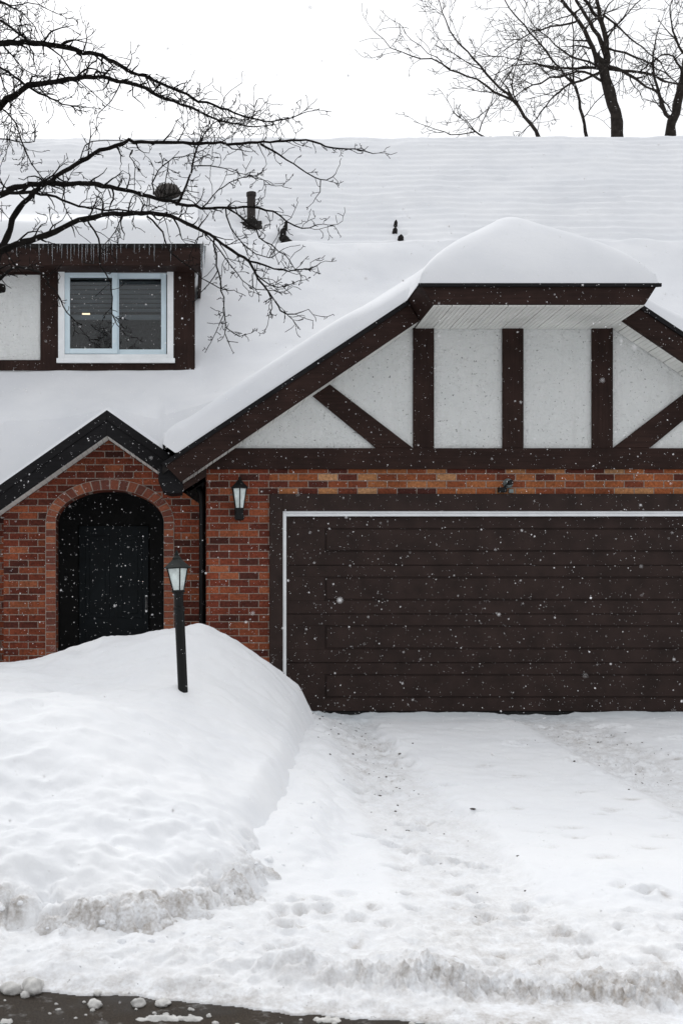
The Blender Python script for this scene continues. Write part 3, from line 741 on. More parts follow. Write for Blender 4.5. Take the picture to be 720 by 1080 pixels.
# footprints and scuffs
rf=random.Random(12)
pits=np.zeros(XX.shape)
def pit(x,y,a,b_,ang,dep):
    global Z,pits
    c_,s_=math.cos(ang),math.sin(ang)
    m_=(np.abs(XX-x)<.5)&(np.abs(YY-y)<.5)
    u=((XX[m_]-x)*c_+(YY[m_]-y)*s_)/a; v_=(-(XX[m_]-x)*s_+(YY[m_]-y)*c_)/b_
    q=np.hypot(u,v_)*(1+.25*nC[m_])
    g_=np.exp(-(q**4)); Z[m_]-=dep*g_; Z[m_]+=dep*.45*np.exp(-((q-1.5)/.35)**2)
    pits[m_]=np.maximum(pits[m_],np.exp(-(q/0.8)**2))
for i in range(60):                       # left wheel lane
    y=-.6-5.4*rf.random(); t=(y+.4)/-6; pit(1.58+rf.gauss(0,.20),y,rf.uniform(.04,.09),rf.uniform(.025,.05),rf.uniform(-.6,.6),rf.uniform(.02,.045))
for i in range(46):
    y=-.5-5.6*rf.random(); t=(y+.4)/-6; pit(3.8+rf.gauss(0,.40),y,rf.uniform(.05,.12),rf.uniform(.03,.06),rf.uniform(-.6,.6),rf.uniform(.02,.05))
for i in range(80):
    pit(rf.uniform(.2,3.2),rf.uniform(-6.9,-5.9),rf.uniform(.03,.07),rf.uniform(.025,.05),rf.uniform(0,3),rf.uniform(.012,.032))
for i in range(40):
    pit(rf.uniform(2.2,4.2),rf.uniform(-5.6,-1),rf.uniform(.05,.10),rf.uniform(.03,.06),rf.uniform(-.5,.5),rf.uniform(.005,.014))
# end of the snow at the road edge
Z=np.where(YY<yedge+.10,-.58+(Z+.58)*sstep(-.03,.10,YY-yedge),Z)
Z=np.where(YY<yedge-.02,-.62,Z)
Z=np.where(SD>.35,Z-.06,Z)
ice=.55*sstep(-.75,-.15,YY+.2*nB)+.35*laneL*sstep(-2.2,-.8,YY)*(.5+.5*nB)
dirt=np.clip(.25*lanes+.22*front+.75*tread*(.5+nB)+.45*ber*(nB+.3)+pits*.65+.5*sstep(.16,.0,YY-yedge)+.30*lanes*sstep(-5,-1,YY)*(.5+nA),0,1)
grit=np.clip(.9*lanes*sstep(-6,-1,YY)+pits*.8+.15+.5*sstep(.3,.05,YY-yedge),0,1)
drv=grid_mesh('driveway',XX,YY,Z,M['snow'],None,{'dirt':dirt,'grit':grit,'ice':np.clip(ice,0,.7)})
tag(drv,kind='structure')
# snowbank top from measured points
cp=[(0,702,-.8),(60,692,-.9),(105,674,-1.1),(160,666,-1.3),(210,658,-1.5),(240,669,-1.4),(270,689,-1.2),(290,704,-1.05),(315,728,-.9),(334,747,-.75),
    (192,728,-3.0),(60,718,-2.6),(120,702,-2.0),(205,690,-2.1),(260,720,-2.2),(310,757,-2.2),(338,782,-2.0),
    (0,734,-4.2),(70,738,-4.2),(130,746,-4.1),(190,764,-3.9),(250,772,-3.5),(290,778,-3.2),(318,800,-3.4),(30,734,-3.3),(110,740,-3.2),
    (0,800,-5.2),(100,805,-5.2),(200,815,-5.0),(265,832,-4.8),(0,860,-5.8),(100,865,-5.8),(200,872,-5.7),(275,868,-5.3),
    (0,922,-6.38),(80,930,-6.38),(160,932,-6.33),(215,920,-6.12),(275,890,-5.7),(300,838,-5.0),(314,812,-4.2)]
pts=[P(*c_) for c_ in cp]
pts+=[Vector(q) for q in ((-1.9,.1,.45),(-.8,.1,.50),(-.8,.5,.42),(.2,.1,.46),(.9,-.1,.2),(1.3,-.1,.0),(-3,-.8,.5),(-3,-2.5,.5),(-3,-4.2,.46),(-3,-5.3,.14),(-3,-6.3,-.26),(-6,-3,.5),(-6,-6.3,-.26),(-6,.3,.4),(-10,-3,.5),(-10,-6.3,-.26),(-10,0,.4),(.55,-.7,.45))]
A=np.array([[q.x,q.y] for q in pts]); zz=np.array([q.z for q in pts]); n=len(A)
def tk(r): return np.where(r>1e-9,r*r*np.log(np.maximum(r,1e-9)),0)
K=tk(np.hypot(A[:,None,0]-A[None,:,0],A[:,None,1]-A[None,:,1]))+np.eye(n)*.004
Pm=np.c_[np.ones(n),A]; Lm=np.zeros((n+3,n+3)); Lm[:n,:n]=K; Lm[:n,n:]=Pm; Lm[n:,:n]=Pm.T
co=np.linalg.solve(Lm,np.r_[zz,0,0,0])
gx=np.concatenate([np.arange(-14,-2.6,.25),np.arange(-2.6,1.75,.018)])
gy=np.concatenate([np.arange(-6.75,-5.4,.012),np.arange(-5.4,-3,.02),np.arange(-3,.62,.028)])
XX,YY=np.meshgrid(gx,gy); fx,fy_=XX.ravel(),YY.ravel()
tz=np.zeros(len(fx))
for i in range(n): tz+=co[i]*tk(np.hypot(fx-A[i,0],fy_-A[i,1]))
tz+=co[n]+co[n+1]*fx+co[n+2]*fy_
top=tz.reshape(XX.shape)
SDb=sdf(XX,YY)
nA=fbm(XX,YY,1.0,3,61); nB=fbm(XX,YY,3.6,4,63); nC=fbm(XX,YY,11,4,67); nD=fbm(XX,YY,30,3,69)
basez=drive_z(YY)
front=sstep(-4.9,-5.9,YY)                 # cut by the plough: crumbly there, soft by the house
sd=SDb+(.11*nB+.018*nC+.06*nA)*(.45+.55*front)
wd=.15+.10*(1-front)+.05*nB
face=sstep(-.06,wd,sd)
face=np.where(front>.02,face*(1-front)+front*(.45*sstep(-.16,.08,sd)+.55*sstep(-.02,.36,sd)),face)
rid=1-np.abs(fbm(XX*.7+.2*nA,YY*1.6,1.7,3,81))*2.4
top=top+.022*nC*sstep(-4.8,-6.2,YY)+.035*nA+.026*nB+.009*nC+.002*nD+.020*fbm(XX*.6,YY*1.5,2.2,3,79)+.030*(rid-.5)*sstep(.1,.5,SDb)
lipz=np.exp(-((sd-.10)/.12)**2)
Z=basez-.05+(top-basez+.05)*face
wx,wy=XX+.06*nB,YY+.06*nA; lump=np.tanh(np.abs(fbm(wx,wy,6.5,2,71))*4.0); lump2=np.tanh(np.abs(fbm(wx,wy,14,2,73))*4.0)
Z+=lipz*(.034*lump+.020*lump2+.006*nD+.035*nB)*(.22+.78*front)*sstep(-.1,.02,sd)
foot=np.exp(-((sd+.03)/.12)**2)*(.3+.7*front); Z+=foot*(.026*lump2+.034*lump+.006*nD-.02)
scar=np.exp(-((sd-.05)/.10)**2)*front; Z+=scar*(.014*nD+.022*(lump2-.6)+.014*nC)
Z=np.where(sd<-.25,Z-.10*sstep(-.25,-.45,sd),Z)
# hollows in the soft surface
for (a_,b_,y_,dp,ra) in ((120,715,-2.4,.035,.16),(95,690,-1.4,.03,.12),(60,720,-2.9,.03,.2),(235,742,-3.3,.03,.14),(255,720,-2.3,.02,.1),(140,760,-4.4,.02,.12),(212,735,-3.1,.02,.15),(40,700,-1.6,.03,.15)):
    q=P(a_,b_,y_); Z-=dp*np.exp(-(((XX-q.x)/ra)**2+((YY-y_)/(ra*1.2))**2))
rb_=random.Random(3)
for i in range(110):
    x=rb_.uniform(-1.6,1.1); y=rb_.uniform(-6,-1); ra=rb_.uniform(.04,.11)
    Z-=rb_.uniform(.006,.024)*np.exp(-(((XX-x)/ra)**2+((YY-y)/ra)**2))
fa=np.exp(-((sd-.02)/.13)**2)
dirt=np.clip(fa*(.20+1.25*front)*(.5+1.1*nB+.5*nC)*(.6+.4*sstep(.9,-.2,XX))+.55*fa*(.7+.8*nC)*np.exp(-(((XX+.12)/.22)**2))*front,0,1)
grit=np.clip(fa*front*.7,0,1)
bank=grid_mesh('snowbank',XX,YY,Z,M['snow'],None,{'dirt':dirt,'grit':grit,'ice':np.zeros(XX.shape)})
tag(bank,'tall rounded snowbank with dirty crumbled edge left of the driveway','snowbank')

# clods broken off the bank, and dirt crumbs in the wheel lanes
from mathutils.bvhtree import BVHTree
def height(obs):
    tr=[BVHTree.FromPolygons([v_.co for v_ in o_.data.vertices],[p_.vertices[:] for p_ in o_.data.polygons]) for o_ in obs]
    def h(x,y):
        zs=[t_.ray_cast(Vector((x,y,5)),Vector((0,0,-1)))[0] for t_ in tr]; zs=[q_.z for q_ in zs if q_ is not None]
        return max(zs) if zs else -.6
    return h
HT=height([bank,drv])
# lumps of snow on the road edge
rc=random.Random(8)
def chunk(px_,py_,size,flat,lab,grp):
    s=1.605*F/(py_-CY); p=Vector(((px_-CX)*s/F,s-DIST,-.585))
    bm=bmesh.new(); bmesh.ops.create_icosphere(bm,subdivisions=3,radius=1)
    off=Vector((rc.uniform(0,50),rc.uniform(0,50),rc.uniform(0,50)))
    a_,b_=rc.uniform(.8,1.25),rc.uniform(.7,1.1)
    for v_ in bm.verts:
        k=1+.32*mnoise.noise(v_.co*1.5+off)+.15*mnoise.noise(v_.co*4+off)
        v_.co=Vector((v_.co.x*a_*k,v_.co.y*b_*k,max(v_.co.z*k,-.45)+.45))
        v_.co=Vector((v_.co.x*size,v_.co.y*size,v_.co.z*size*flat))
    me=bpy.data.meshes.new('snow_chunk'); bm.to_mesh(me); bm.free()
    me.polygons.foreach_set('use_smooth',[True]*len(me.polygons)); me.materials.append(M['snow_lump'])
    o=bpy.data.objects.new('snow_chunk',me); link(o); o.location=p; o.rotation_euler=(0,0,rc.uniform(0,6)); tag(o,lab,'snow chunk',grp)
M['snow_lump']=simple('grubby_snow',(.60,.59,.57),.8,0,.25,25,.4,.01)
G_='snow lumps along the road edge'
for (a_,b_,s_,f_,lab) in ((35,1046,.058,.75,'largest white snow lump at the far left road edge'),(12,1047,.045,.7,'round snow lump left of the largest one at road edge'),(27,1051,.028,.6,'small lump in front of the largest snow lump'),
   (100,1062,.035,.6,'smooth oval grey-white lump alone on the wet asphalt'),(103,1050,.019,.8,'small white lump just behind the oval one'),(146,1061,.028,.8,'knobbly brownish lump left of its flat twin'),(172,1060,.032,.55,'flat brownish lump right of the knobbly one')):
    chunk(a_,b_,s_,f_,lab,G_)
for i in range(44):
    a_=rc.uniform(0,450); b_=1047+a_*.075+rc.uniform(1,22)
    if b_>1084: continue
    chunk(a_,b_,rc.uniform(.004,.013),rc.uniform(.5,.8),'tiny crumb of snow scattered on the wet road edge',G_)
GC='snow clods broken off the snowbank'
protos=[]
for i in range(4):
    chunk(60,1060,.03,.85,'clod of clean snow lying at the broken foot of the snowbank',GC)
    o=list(COL.objects)[-1]; o.name='snow_clod' if i==0 else 'snow_clod.%03d'%i; o.data.name='snow_clod'; o.data.materials[0]=M['snow_plain']; protos.append(o)
nclod=0
for i in range(64):
    k=rc.random()
    if k<.62: x=rc.uniform(-1.1,.35); y=-6.50-rc.uniform(-.03,.34)
    else: t_=rc.random(); x=.40+.55*t_+rc.uniform(-.05,.16); y=-5.95+2.2*t_+rc.uniform(-.15,.1)
    o=protos[i] if i<4 else protos[i%4].copy()
    if i>=4: COL.objects.link(o)
    f_=rc.choice((.28,.35,.45,.5,.6,.85)); o.scale=(f_,f_,f_*rc.uniform(.7,1)); o.rotation_euler=(rc.uniform(-.3,.3),rc.uniform(-.3,.3),rc.uniform(0,6)); o.location=(x,y,HT(x,y)-.006-.012*f_)
cb=MB()
for i in range(150):
    if rc.random()<.6: x=1.58+rc.gauss(0,.20); y=-.7-abs(rc.gauss(0,2.2))
    else: x=3.8+rc.gauss(0,.5); y=-1.2-abs(rc.gauss(0,1.6))
    if y<-6.6: continue
    r_=rc.choice((.004,.005,.006,.007,.009,.011)); z=HT(x,y)
    Mx=Matrix.Translation((x,y,z))@Matrix.Rotation(rc.uniform(0,6),4,'Z')@Matrix.Diagonal((rc.uniform(1,2.2),rc.uniform(.7,1.2),.6,1))
    cb.lathe([(r_*.4,-r_),(r_,0),(r_*.6,r_*.8),(r_*.1,r_)],6,Mx)
tag(cb.build('dirt_crumbs',simple('brown_dirt',(.06,.05,.042),.9,0,.4,30,.2)),'dark dirt crumbs strewn along the wheel lanes of driveway','dirt',kind='stuff')
for (x0,x1,y0) in ((138,222,1075),(0,14,1078),(330,362,1076)):
    sl=MB(); pts=[]
    s=1.605*F/(y0-CY); nx=40
    gxx=np.linspace((x0-CX)*s/F,(x1-CX)*s/F,46); gyy=np.linspace(s-DIST-.035,s-DIST+.035,18)
    QX,QY=np.meshgrid(gxx,gyy); u=(QX-gxx[0])/(gxx[-1]-gxx[0])*2-1; w_=(QY-(s-DIST))/.035
    hh=.016*np.clip(1-u**4-(w_*1.2)**2,-.3,1)+.012*fbm(QX,QY,40,3,x0)
    tag(grid_mesh('slush_patch',QX,QY,-.587+hh-.004,M['snow_lump']),{138:'long thin slush strip on the road at the bottom',0:'slush patch at the bottom left corner of the road',330:'short slush patch at the right end of the bare asphalt'}[x0],'slush')

# ------------------------------------------------------------------ TREES
def catmull(pts,rads,step):
    out=[];ro=[]
    for i in range(len(pts)-1):
        p0=pts[max(i-1,0)];p1=pts[i];p2=pts[i+1];p3=pts[min(i+2,len(pts)-1)]
        n=max(2,int((p2-p1).length/step))
        for k in range(n):
            t=k/n
            out.append(.5*((2*p1)+(p2-p0)*t+(2*p0-5*p1+4*p2-p3)*t*t+(3*p1-p0-3*p2+p3)*t**3)); ro.append(rads[i]+(rads[i+1]-rads[i])*t)
    out.append(pts[-1]); ro.append(rads[-1]); return out,ro
def twig(mb,rng,p,d,L,r,depth,cfg):
    """crooked twig with side twigs"""
    n=max(3,int(L/cfg['seg'])); pts=[p.copy()]; rad=[r]
    d=d.normalized(); q=p.copy()
    for i in range(n):
        d=(d+Vector((rng.gauss(0,1),rng.gauss(0,1),rng.gauss(0,1)))*cfg['kink']+Vector((0,0,cfg['lift']))).normalized()
        q=q+d*(L/n)*rng.uniform(.75,1.25); pts.append(q.copy()); rad.append(max(r*(1-.75*(i+1)/n),cfg['rmin']))
        if depth>0 and i>=0 and rng.random()<cfg['fork']:
            ax=Vector((rng.gauss(0,1),rng.gauss(0,1)*.7,rng.gauss(0,1))); sd_=d.cross(ax)
            if sd_.length>1e-3:
                sd_.normalize(); nd=(d*rng.uniform(.45,1.0)+sd_*rng.uniform(.6,1.1))
                twig(mb,rng,q,nd,L*rng.uniform(.3,.62)*(1-.35*i/n),rad[-1]*.72,depth-1,cfg)
    mb.tube(pts,rad,4 if r>cfg['rmin']*2.2 else 3)
def limb(name,parent,m,pts,rads,rng,cfg,dens,lens,start=.1,step=.05,sides=8,depth=2,wob=.01):
    mb=MB(); P_,R_=catmull(pts,rads,step)
    for i in range(1,len(P_)-1): P_[i]=P_[i]+Vector((rng.gauss(0,1),rng.gauss(0,1),rng.gauss(0,1)))*wob
    R2=[r*(1+.10*rng.uniform(-1,1)) for r in R_]
    mb.tube(P_,R2,sides)
    # knobs
    acc=0;tot=sum((P_[i+1]-P_[i]).length for i in range(len(P_)-1)); run=0
    for i in range(len(P_)-1):
        seg=(P_[i+1]-P_[i]); l=seg.length; run+=l; u=run/tot
        if u<start: continue
        acc+=l*dens*cfg['dm']*(.55+.95*u)
        while acc>1:
            acc-=1; t=seg.normalized()
            ax=Vector((rng.gauss(0,1),rng.gauss(0,1)*.55,rng.gauss(0,1))); sd_=t.cross(ax)
            if sd_.length<1e-3: continue
            sd_=sd_.normalized()
            nd=t*rng.uniform(.25,.95)+sd_
            L=rng.uniform(*lens)*(1-.45*u)
            twig(mb,rng,P_[i],nd,L,min(R_[i]*.55,cfg['rmax']),depth,cfg)
    t=(P_[-1]-P_[-2]).normalized()
    twig(mb,rng,P_[-1],t,lens[1]*.55,R_[-1],depth,cfg)
    o=mb.build(name,m,parent,smooth=True); return o

# -- the yard tree: trunk just outside the left edge of the picture
rng=random.Random(21)
yt=empty('tree',(-1.95,-3.7,.3)); tag(yt,'bare dark tree reaching crooked branches in from the left over dormer','tree')
cfgA=dict(seg=.040,kink=.30,lift=.0,fork=.50,rmin=.0026,dm=2.1,rmax=.0085)
tb=MB(); tp,tr_=catmull([Vector((-1.95,-3.7,-.2)),Vector((-1.93,-3.68,1.0)),Vector((-1.86,-3.66,2.3)),Vector((-1.80,-3.62,3.4)),Vector((-1.86,-3.6,4.3)),Vector((-1.98,-3.6,5.4))],[.17,.14,.125,.115,.09,.06],.12)
tb.tube(tp,[r*(1+.08*rng.uniform(-1,1)) for r in tr_],12); tb.build('trunk',M['bark'],yt,smooth=True)
TR=[Vector((-1.86,-3.66,2.3)),Vector((-1.80,-3.62,3.3)),Vector((-1.86,-3.6,4.3)),Vector((-1.98,-3.6,5.3))]
def L_(start,pp,Ya,Yb,ra,rb2,dens=9,lens=(.12,.42),start_u=.12,depth=2,step=.05,wob=.005):
    n=len(pp); pts=[P(x,y,Ya+(Yb-Ya)*i/(n-1)) for i,(x,y) in enumerate(pp)]
    if start is not None: pts=[start]+pts
    m_=len(pts); rads=[.88*(ra+(rb2-ra)*(i/(m_-1))**.75) for i in range(m_)]
    if start is not None: rads[0]*=1.15
    limb('branch',yt,M['bark'],pts,rads,rng,cfgA,dens,lens,start_u,step,8,depth,wob)
L_(TR[3],[(-30,52),(0,46),(20,44),(45,46),(72,51),(95,56),(115,62),(140,76),(175,90),(210,106),(240,116),(272,127),(300,126),(320,119)],-3.5,-2.9,.033,.0045,12)
L_(TR[2],[(-20,135),(0,112),(14,101),(30,91),(50,87),(80,83),(100,81),(130,87),(147,90),(175,104),(200,113),(225,124),(250,132),(275,133)],-3.5,-3.9,.036,.0045,11)
L_(TR[1],[(-8,290),(-2,268),(8,250),(14,232),(25,214),(40,200),(55,190),(80,173),(105,160),(130,151.5),(150,149.5),(200,150.5),(240,152),(270,150),(300,148.5),(330,148),(350,157),(375,157),(393,162)],-3.6,-3.0,.036,.0042,5.5,(.10,.36),.3)
L_(TR[1],[(-30,222),(0,205),(10,200),(25,196),(50,193.5),(75,194),(100,194),(125,199),(150,205),(180,213),(213,219),(239,219),(265,219),(287,223),(302,233),(318,241),(334,237)],-3.7,-3.3,.034,.004,7.5,(.10,.42))
L_(TR[1],[(-10,285),(0,268),(10,262),(25,256),(50,247),(75,236),(100,229),(120,226),(150,226),(175,227),(202,237),(221,248),(244,264),(263,276),(273,294),(287,314),(302,331),(318,329)],-3.6,-4.1,.036,.004,6.5,(.10,.40))
L_(None,[(-6,204),(25,204),(50,205),(65,211),(85,218),(95,219),(125,222),(155,224)],-3.75,-3.6,.016,.006,7)
L_(None,[(186,216),(197,195),(203,173),(210,152),(220,136),(237,124),(262,128)],-3.45,-3.2,.013,.003,9)
L_(None,[(275,152),(290,160),(310,172),(338,190),(354,183)],-3.2,-3.0,.010,.0035,4,(.1,.26))
L_(None,[(338,190),(338,203),(330,214)],-3.04,-3.0,.005,.0025,5,(.06,.15))
L_(None,[(263,275.5),(290,283),(305,286),(328,282),(338,277)],-3.95,-3.8,.009,.003,10,(.08,.26))
L_(None,[(226,252),(229,280),(234,305),(237,330),(238,350),(243,366)],-3.95,-4.0,.008,.003,6.5,(.08,.26),.35)
L_(None,[(230,285),(219,300),(208,315)],-3.97,-3.9,.005,.003,3,(.05,.14))
L_(None,[(239,219),(258,232),(280,255),(300,268),(312,285)],-3.5,-3.6,.009,.003,9,(.1,.32))
L_(None,[(-4,298),(8,286),(20,282),(35,286),(47,291),(60,311),(75,335),(88,350)],-3.7,-4.4,.014,.003,4,(.08,.26))
L_(None,[(92,230),(104,252),(107,280),(117,297),(120,330),(129,348)],-3.8,-3.9,.009,.003,5,(.08,.28))
L_(None,[(155,228),(172,244),(176,260),(192,275),(213,293),(231,304),(247,306)],-3.85,-4.0,.008,.003,5,(.08,.2),.2)
L_(None,[(130,222),(122,245),(110,258)],-3.7,-3.8,.006,.003,4,(.06,.2))
L_(None,[(30,91),(55,103),(65,109),(90,113)],-3.6,-3.8,.010,.004,12,(.1,.28))
L_(None,[(30,91),(15,80),(-5,68)],-3.6,-3.4,.012,.008,12,(.1,.3))
L_(None,[(47,47),(65,60),(82,84),(112,110)],-3.45,-3.3,.008,.003,9,(.1,.28))
L_(None,[(50,47),(30,42),(0,21),(-12,14)],-3.5,-3.5,.010,.010,12,(.1,.35),0)
L_(None,[(-10,-6),(0,2),(20,10),(35,25),(40,34)],-3.3,-3.4,.009,.003,14,(.12,.36),0)
L_(None,[(-10,-4),(12,6),(35,4),(60,14)],-3.6,-3.2,.008,.003,14,(.1,.32),0)
L_(None,[(127,88),(118,106),(106,116),(102,128)],-3.8,-3.7,.006,.0025,9,(.08,.2))
L_(None,[(-14,150),(0,146),(15,150),(37,148),(36,130)],-3.5,-3.4,.009,.003,10,(.1,.3))
L_(None,[(-5,110),(15,125),(25,155),(38,180),(50,192)],-3.6,-3.6,.007,.004,14,(.1,.3),0)
L_(None,[(-10,60),(5,90),(12,120),(8,150)],-3.7,-3.6,.007,.003,16,(.1,.34),0)
L_(None,[(-14,30),(10,55),(28,75),(45,80)],-3.7,-3.9,.007,.003,14,(.1,.34),0)
L_(None,[(75,236),(88,250)],-3.85,-3.9,.004,.002,4,(.06,.15))
L_(None,[(140,158),(137,165),(143,178),(142,197)],-3.5,-3.5,.006,.003,9,(.06,.22))
L_(None,[(85,168),(90,153),(105,147),(130,148)],-3.4,-3.3,.006,.003,7,(.06,.2))
L_(None,[(162,205),(163,185),(178,170),(200,163),(215,158)],-3.7,-3.5,.007,.003,12,(.08,.24))
L_(None,[(205,175),(230,176),(250,182),(275,188)],-3.4,-3.3,.006,.0025,10,(.08,.22))
L_(None,[(205,238),(222,252),(243,280),(262,300),(283,306)],-3.9,-3.8,.007,.003,10,(.08,.26))
L_(None,[(238,219),(244,240),(262,262),(282,272),(300,262)],-3.5,-3.4,.007,.003,10,(.08,.26))
L_(None,[(268,287),(285,300),(300,302),(315,296)],-4.0,-3.9,.006,.003,11,(.08,.22))
L_(None,[(282,306),(287,325),(283,338)],-4.05,-4.0,.005,.0025,10,(.06,.18))
L_(None,[(237,330),(228,350),(222,362)],-4.0,-4.0,.004,.0025,9,(.06,.16))
L_(None,[(238,345),(252,354),(262,352)],-4.0,-3.9,.004,.0025,9,(.06,.16))
L_(None,[(214,218),(236,196),(262,186),(290,196)],-3.5,-3.4,.006,.003,11,(.08,.24))
L_(None,[(178,170),(176,188),(170,205)],-3.5,-3.5,.005,.003,10,(.08,.2))
st=MB(); st.tube([P(-12,300,-3.72),P(-2,304,-3.74),P(5,304,-3.75)],[.045,.04,.03],9); st.build('branch_stub',M['bark'],yt,smooth=True)

# -- trees behind the house
cfgB=dict(seg=.16,kink=.20,lift=.045,fork=.5,rmin=.0072,dm=2.3,rmax=.03)
def far_tree(base_px,Y,lab,group,stems,zbase=-.1,seed=1):
    rg=random.Random(seed); b=P(base_px[0],base_px[1],Y); root=empty('tree',(b.x,Y,zbase)); tag(root,lab,'tree',group)
    for nm,pp,ya,yb,ra,rb2,dens,lens in stems:
        n=len(pp); pts=[P(x,y,Y+ya+(yb-ya)*i/(n-1)) for i,(x,y) in enumerate(pp)]
        if nm=='trunk':
            g0=Vector((pts[0].x+.3,pts[0].y,zbase-.3)); pre=[g0.lerp(pts[0],t_) for t_ in (0,.2,.4,.6,.8,.94)]; pts=pre+pts; rads=[ra*(1.4-.07*q_) for q_ in range(6)]+[ra+(rb2-ra)*i/(n-1) for i in range(n)]
        else: rads=[ra+(rb2-ra)*(i/(n-1))**.8 for i in range(n)]
        limb(nm,root,M['barkfar'],pts,rads,rg,cfgB,dens,lens,.68 if nm=='trunk' else .12,.22,9 if ra>.08 else 6,2,.018)
far_tree((651,141),20,'thick forked bare tree rising behind the roof ridge','bare trees behind the house',[
 ('trunk',[(651,141),(648,120),(641,97),(636,73)],0,0,.17,.135,0,(.5,1)),
 ('branch',[(636,76),(630,67),(620,42),(610,22),(594,0),(570,-40),(548,-90)],0,-.8,.085,.02,1.6,(.8,2.2)),
 ('branch',[(637,72),(640,65),(630,38),(617,17),(607,0),(595,-40),(590,-90)],0,.5,.085,.02,1.3,(.8,2.2)),
 ('branch',[(637,74),(641,60),(634,25),(629,0),(628,-40),(640,-100)],0,.3,.10,.025,1.0,(.8,2.0)),
 ('branch',[(635,26),(620,5),(610,-10),(600,-40)],.2,1,.06,.02,1.3,(.6,2)),
 ('branch',[(634,72),(620,65),(602,60),(585,47),(568,34),(555,15)],0,-1.0,.04,.010,2.2,(.6,1.8)),
 ('branch',[(635,73),(610,72),(590,72),(565,67),(540,70),(518,80)],0,.9,.045,.010,2.2,(.6,1.8)),
 ('branch',[(635,86),(622,77),(598,78),(570,86),(548,97),(535,112)],0,-.5,.045,.010,2.2,(.6,1.6)),
 ('branch',[(634,76),(607,86),(585,100),(565,125),(552,138)],0,-1.2,.042,.012,2.0,(.6,1.6)),
 ('branch',[(636,72),(665,75),(690,80),(720,92),(745,96)],0,.4,.05,.02,1.6,(.6,1.8)),
 ('branch',[(636,70),(650,71),(670,85),(690,95),(700,108)],0,-.8,.055,.02,1.2,(.6,1.5)),
 ('branch',[(638,50),(670,60),(692,72),(712,86)],0,-.6,.035,.012,1.8,(.6,1.6)),
 ('branch',[(635,15),(652,30),(677,50),(695,66),(705,80)],.2,-.6,.035,.010,1.6,(.6,1.8)),
 ('branch',[(635,37),(655,20),(676,-2),(690,-25)],.1,.8,.028,.010,1.6,(.6,1.8)),
 ('branch',[(607,23),(572,30),(555,37),(540,46),(522,60)],-.4,-1.2,.03,.008,2.0,(.6,1.6)),
],seed=4)
far_tree((707,140),21,'bare tree with a forked trunk at the right edge behind the roof','bare trees behind the house',[
 ('trunk',[(707,142),(709,128),(714,110),(718,90)],0,0,.15,.11,0,(.5,1)),
 ('branch',[(718,92),(720,72),(728,40),(740,0),(750,-60)],0,.3,.10,.03,1.4,(.8,2.0)),
 ('branch',[(708,131),(702,120),(694,99),(690,82),(688,60),(694,30)],0,-.6,.07,.014,1.8,(.7,1.8)),
 ('branch',[(719,80),(714,65),(704,57),(692,61),(684,72)],0,-.6,.035,.010,2.0,(.5,1.3)),
 ('branch',[(722,62),(712,40),(706,15),(712,-15)],.1,.6,.04,.012,2.0,(.6,1.8)),
 ('branch',[(720,78),(735,60),(752,20)],0,.6,.05,.02,1.6,(.6,1.8)),
],seed=5)
far_tree((562,141),18,'slender bare tree leaning left over the middle of the ridge','bare trees behind the house',[
 ('trunk',[(568,146),(559,131),(541,106)],0,0,.055,.04,0,(.5,1)),
 ('branch',[(541,106),(513,78),(499,61),(480,42),(470,21),(464,2),(455,-20)],0,-.3,.035,.007,1.7,(.5,1.7)),
 ('branch',[(541,106),(522,97),(503,84),(475,73),(454,63),(423,55),(404,42),(390,28)],0,.4,.035,.006,1.5,(.4,1.4)),
 ('branch',[(423,55),(405,58),(385,61)],.2,.3,.008,.006,1,(.3,.7)),
 ('branch',[(475,73),(450,55),(428,36),(422,26)],0,.2,.012,.006,1.6,(.3,1.0)),
 ('branch',[(513,78),(490,65),(465,45),(452,22)],0,-.4,.016,.006,1.7,(.4,1.2)),
 ('branch',[(550,118),(540,90),(546,62),(556,40),(575,20)],0,.6,.022,.006,2.0,(.5,1.5)),
 ('branch',[(530,97),(518,112),(505,122),(480,128)],0,-.3,.012,.006,2.6,(.3,1.0)),
],seed=6)
far_tree((617,141),23,'thin bare tree stem left of the thick forked trunk','bare trees behind the house',[
 ('trunk',[(617,146),(612,115),(605,88)],0,0,.05,.04,0,(.5,1)),
 ('branch',[(605,90),(585,67),(570,47),(552,27),(532,0),(515,-30)],0,.6,.04,.012,1.9,(.7,2.0)),
 ('branch',[(605,90),(604,60),(604,25),(600,-20)],0,-.5,.03,.012,1.6,(.7,2.0)),
 ('branch',[(614,125),(628,108),(645,92),(665,70)],0,.6,.02,.008,1.9,(.6,1.8)),
 ('branch',[(592,75),(560,66),(530,60),(495,62)],0,-.5,.02,.007,2.0,(.5,1.6)),
],seed=7)
far_tree((500,141),19,'low spreading bare tree whose twigs just clear the ridge','bare trees behind the house',[
 ('trunk',[(520,152),(512,144),(500,138)],0,0,.03,.022,0,(.5,1)),
 ('branch',[(500,139),(485,142),(468,139),(450,134),(437,127)],0,.2,.018,.006,2.0,(.3,.9)),
 ('branch',[(505,139),(512,122),(520,100),(524,80)],0,-.3,.018,.006,2.8,(.4,1.2)),
 ('branch',[(500,138),(490,128),(478,118),(470,104)],0,.4,.014,.006,2.6,(.3,1.0)),
],seed=8)

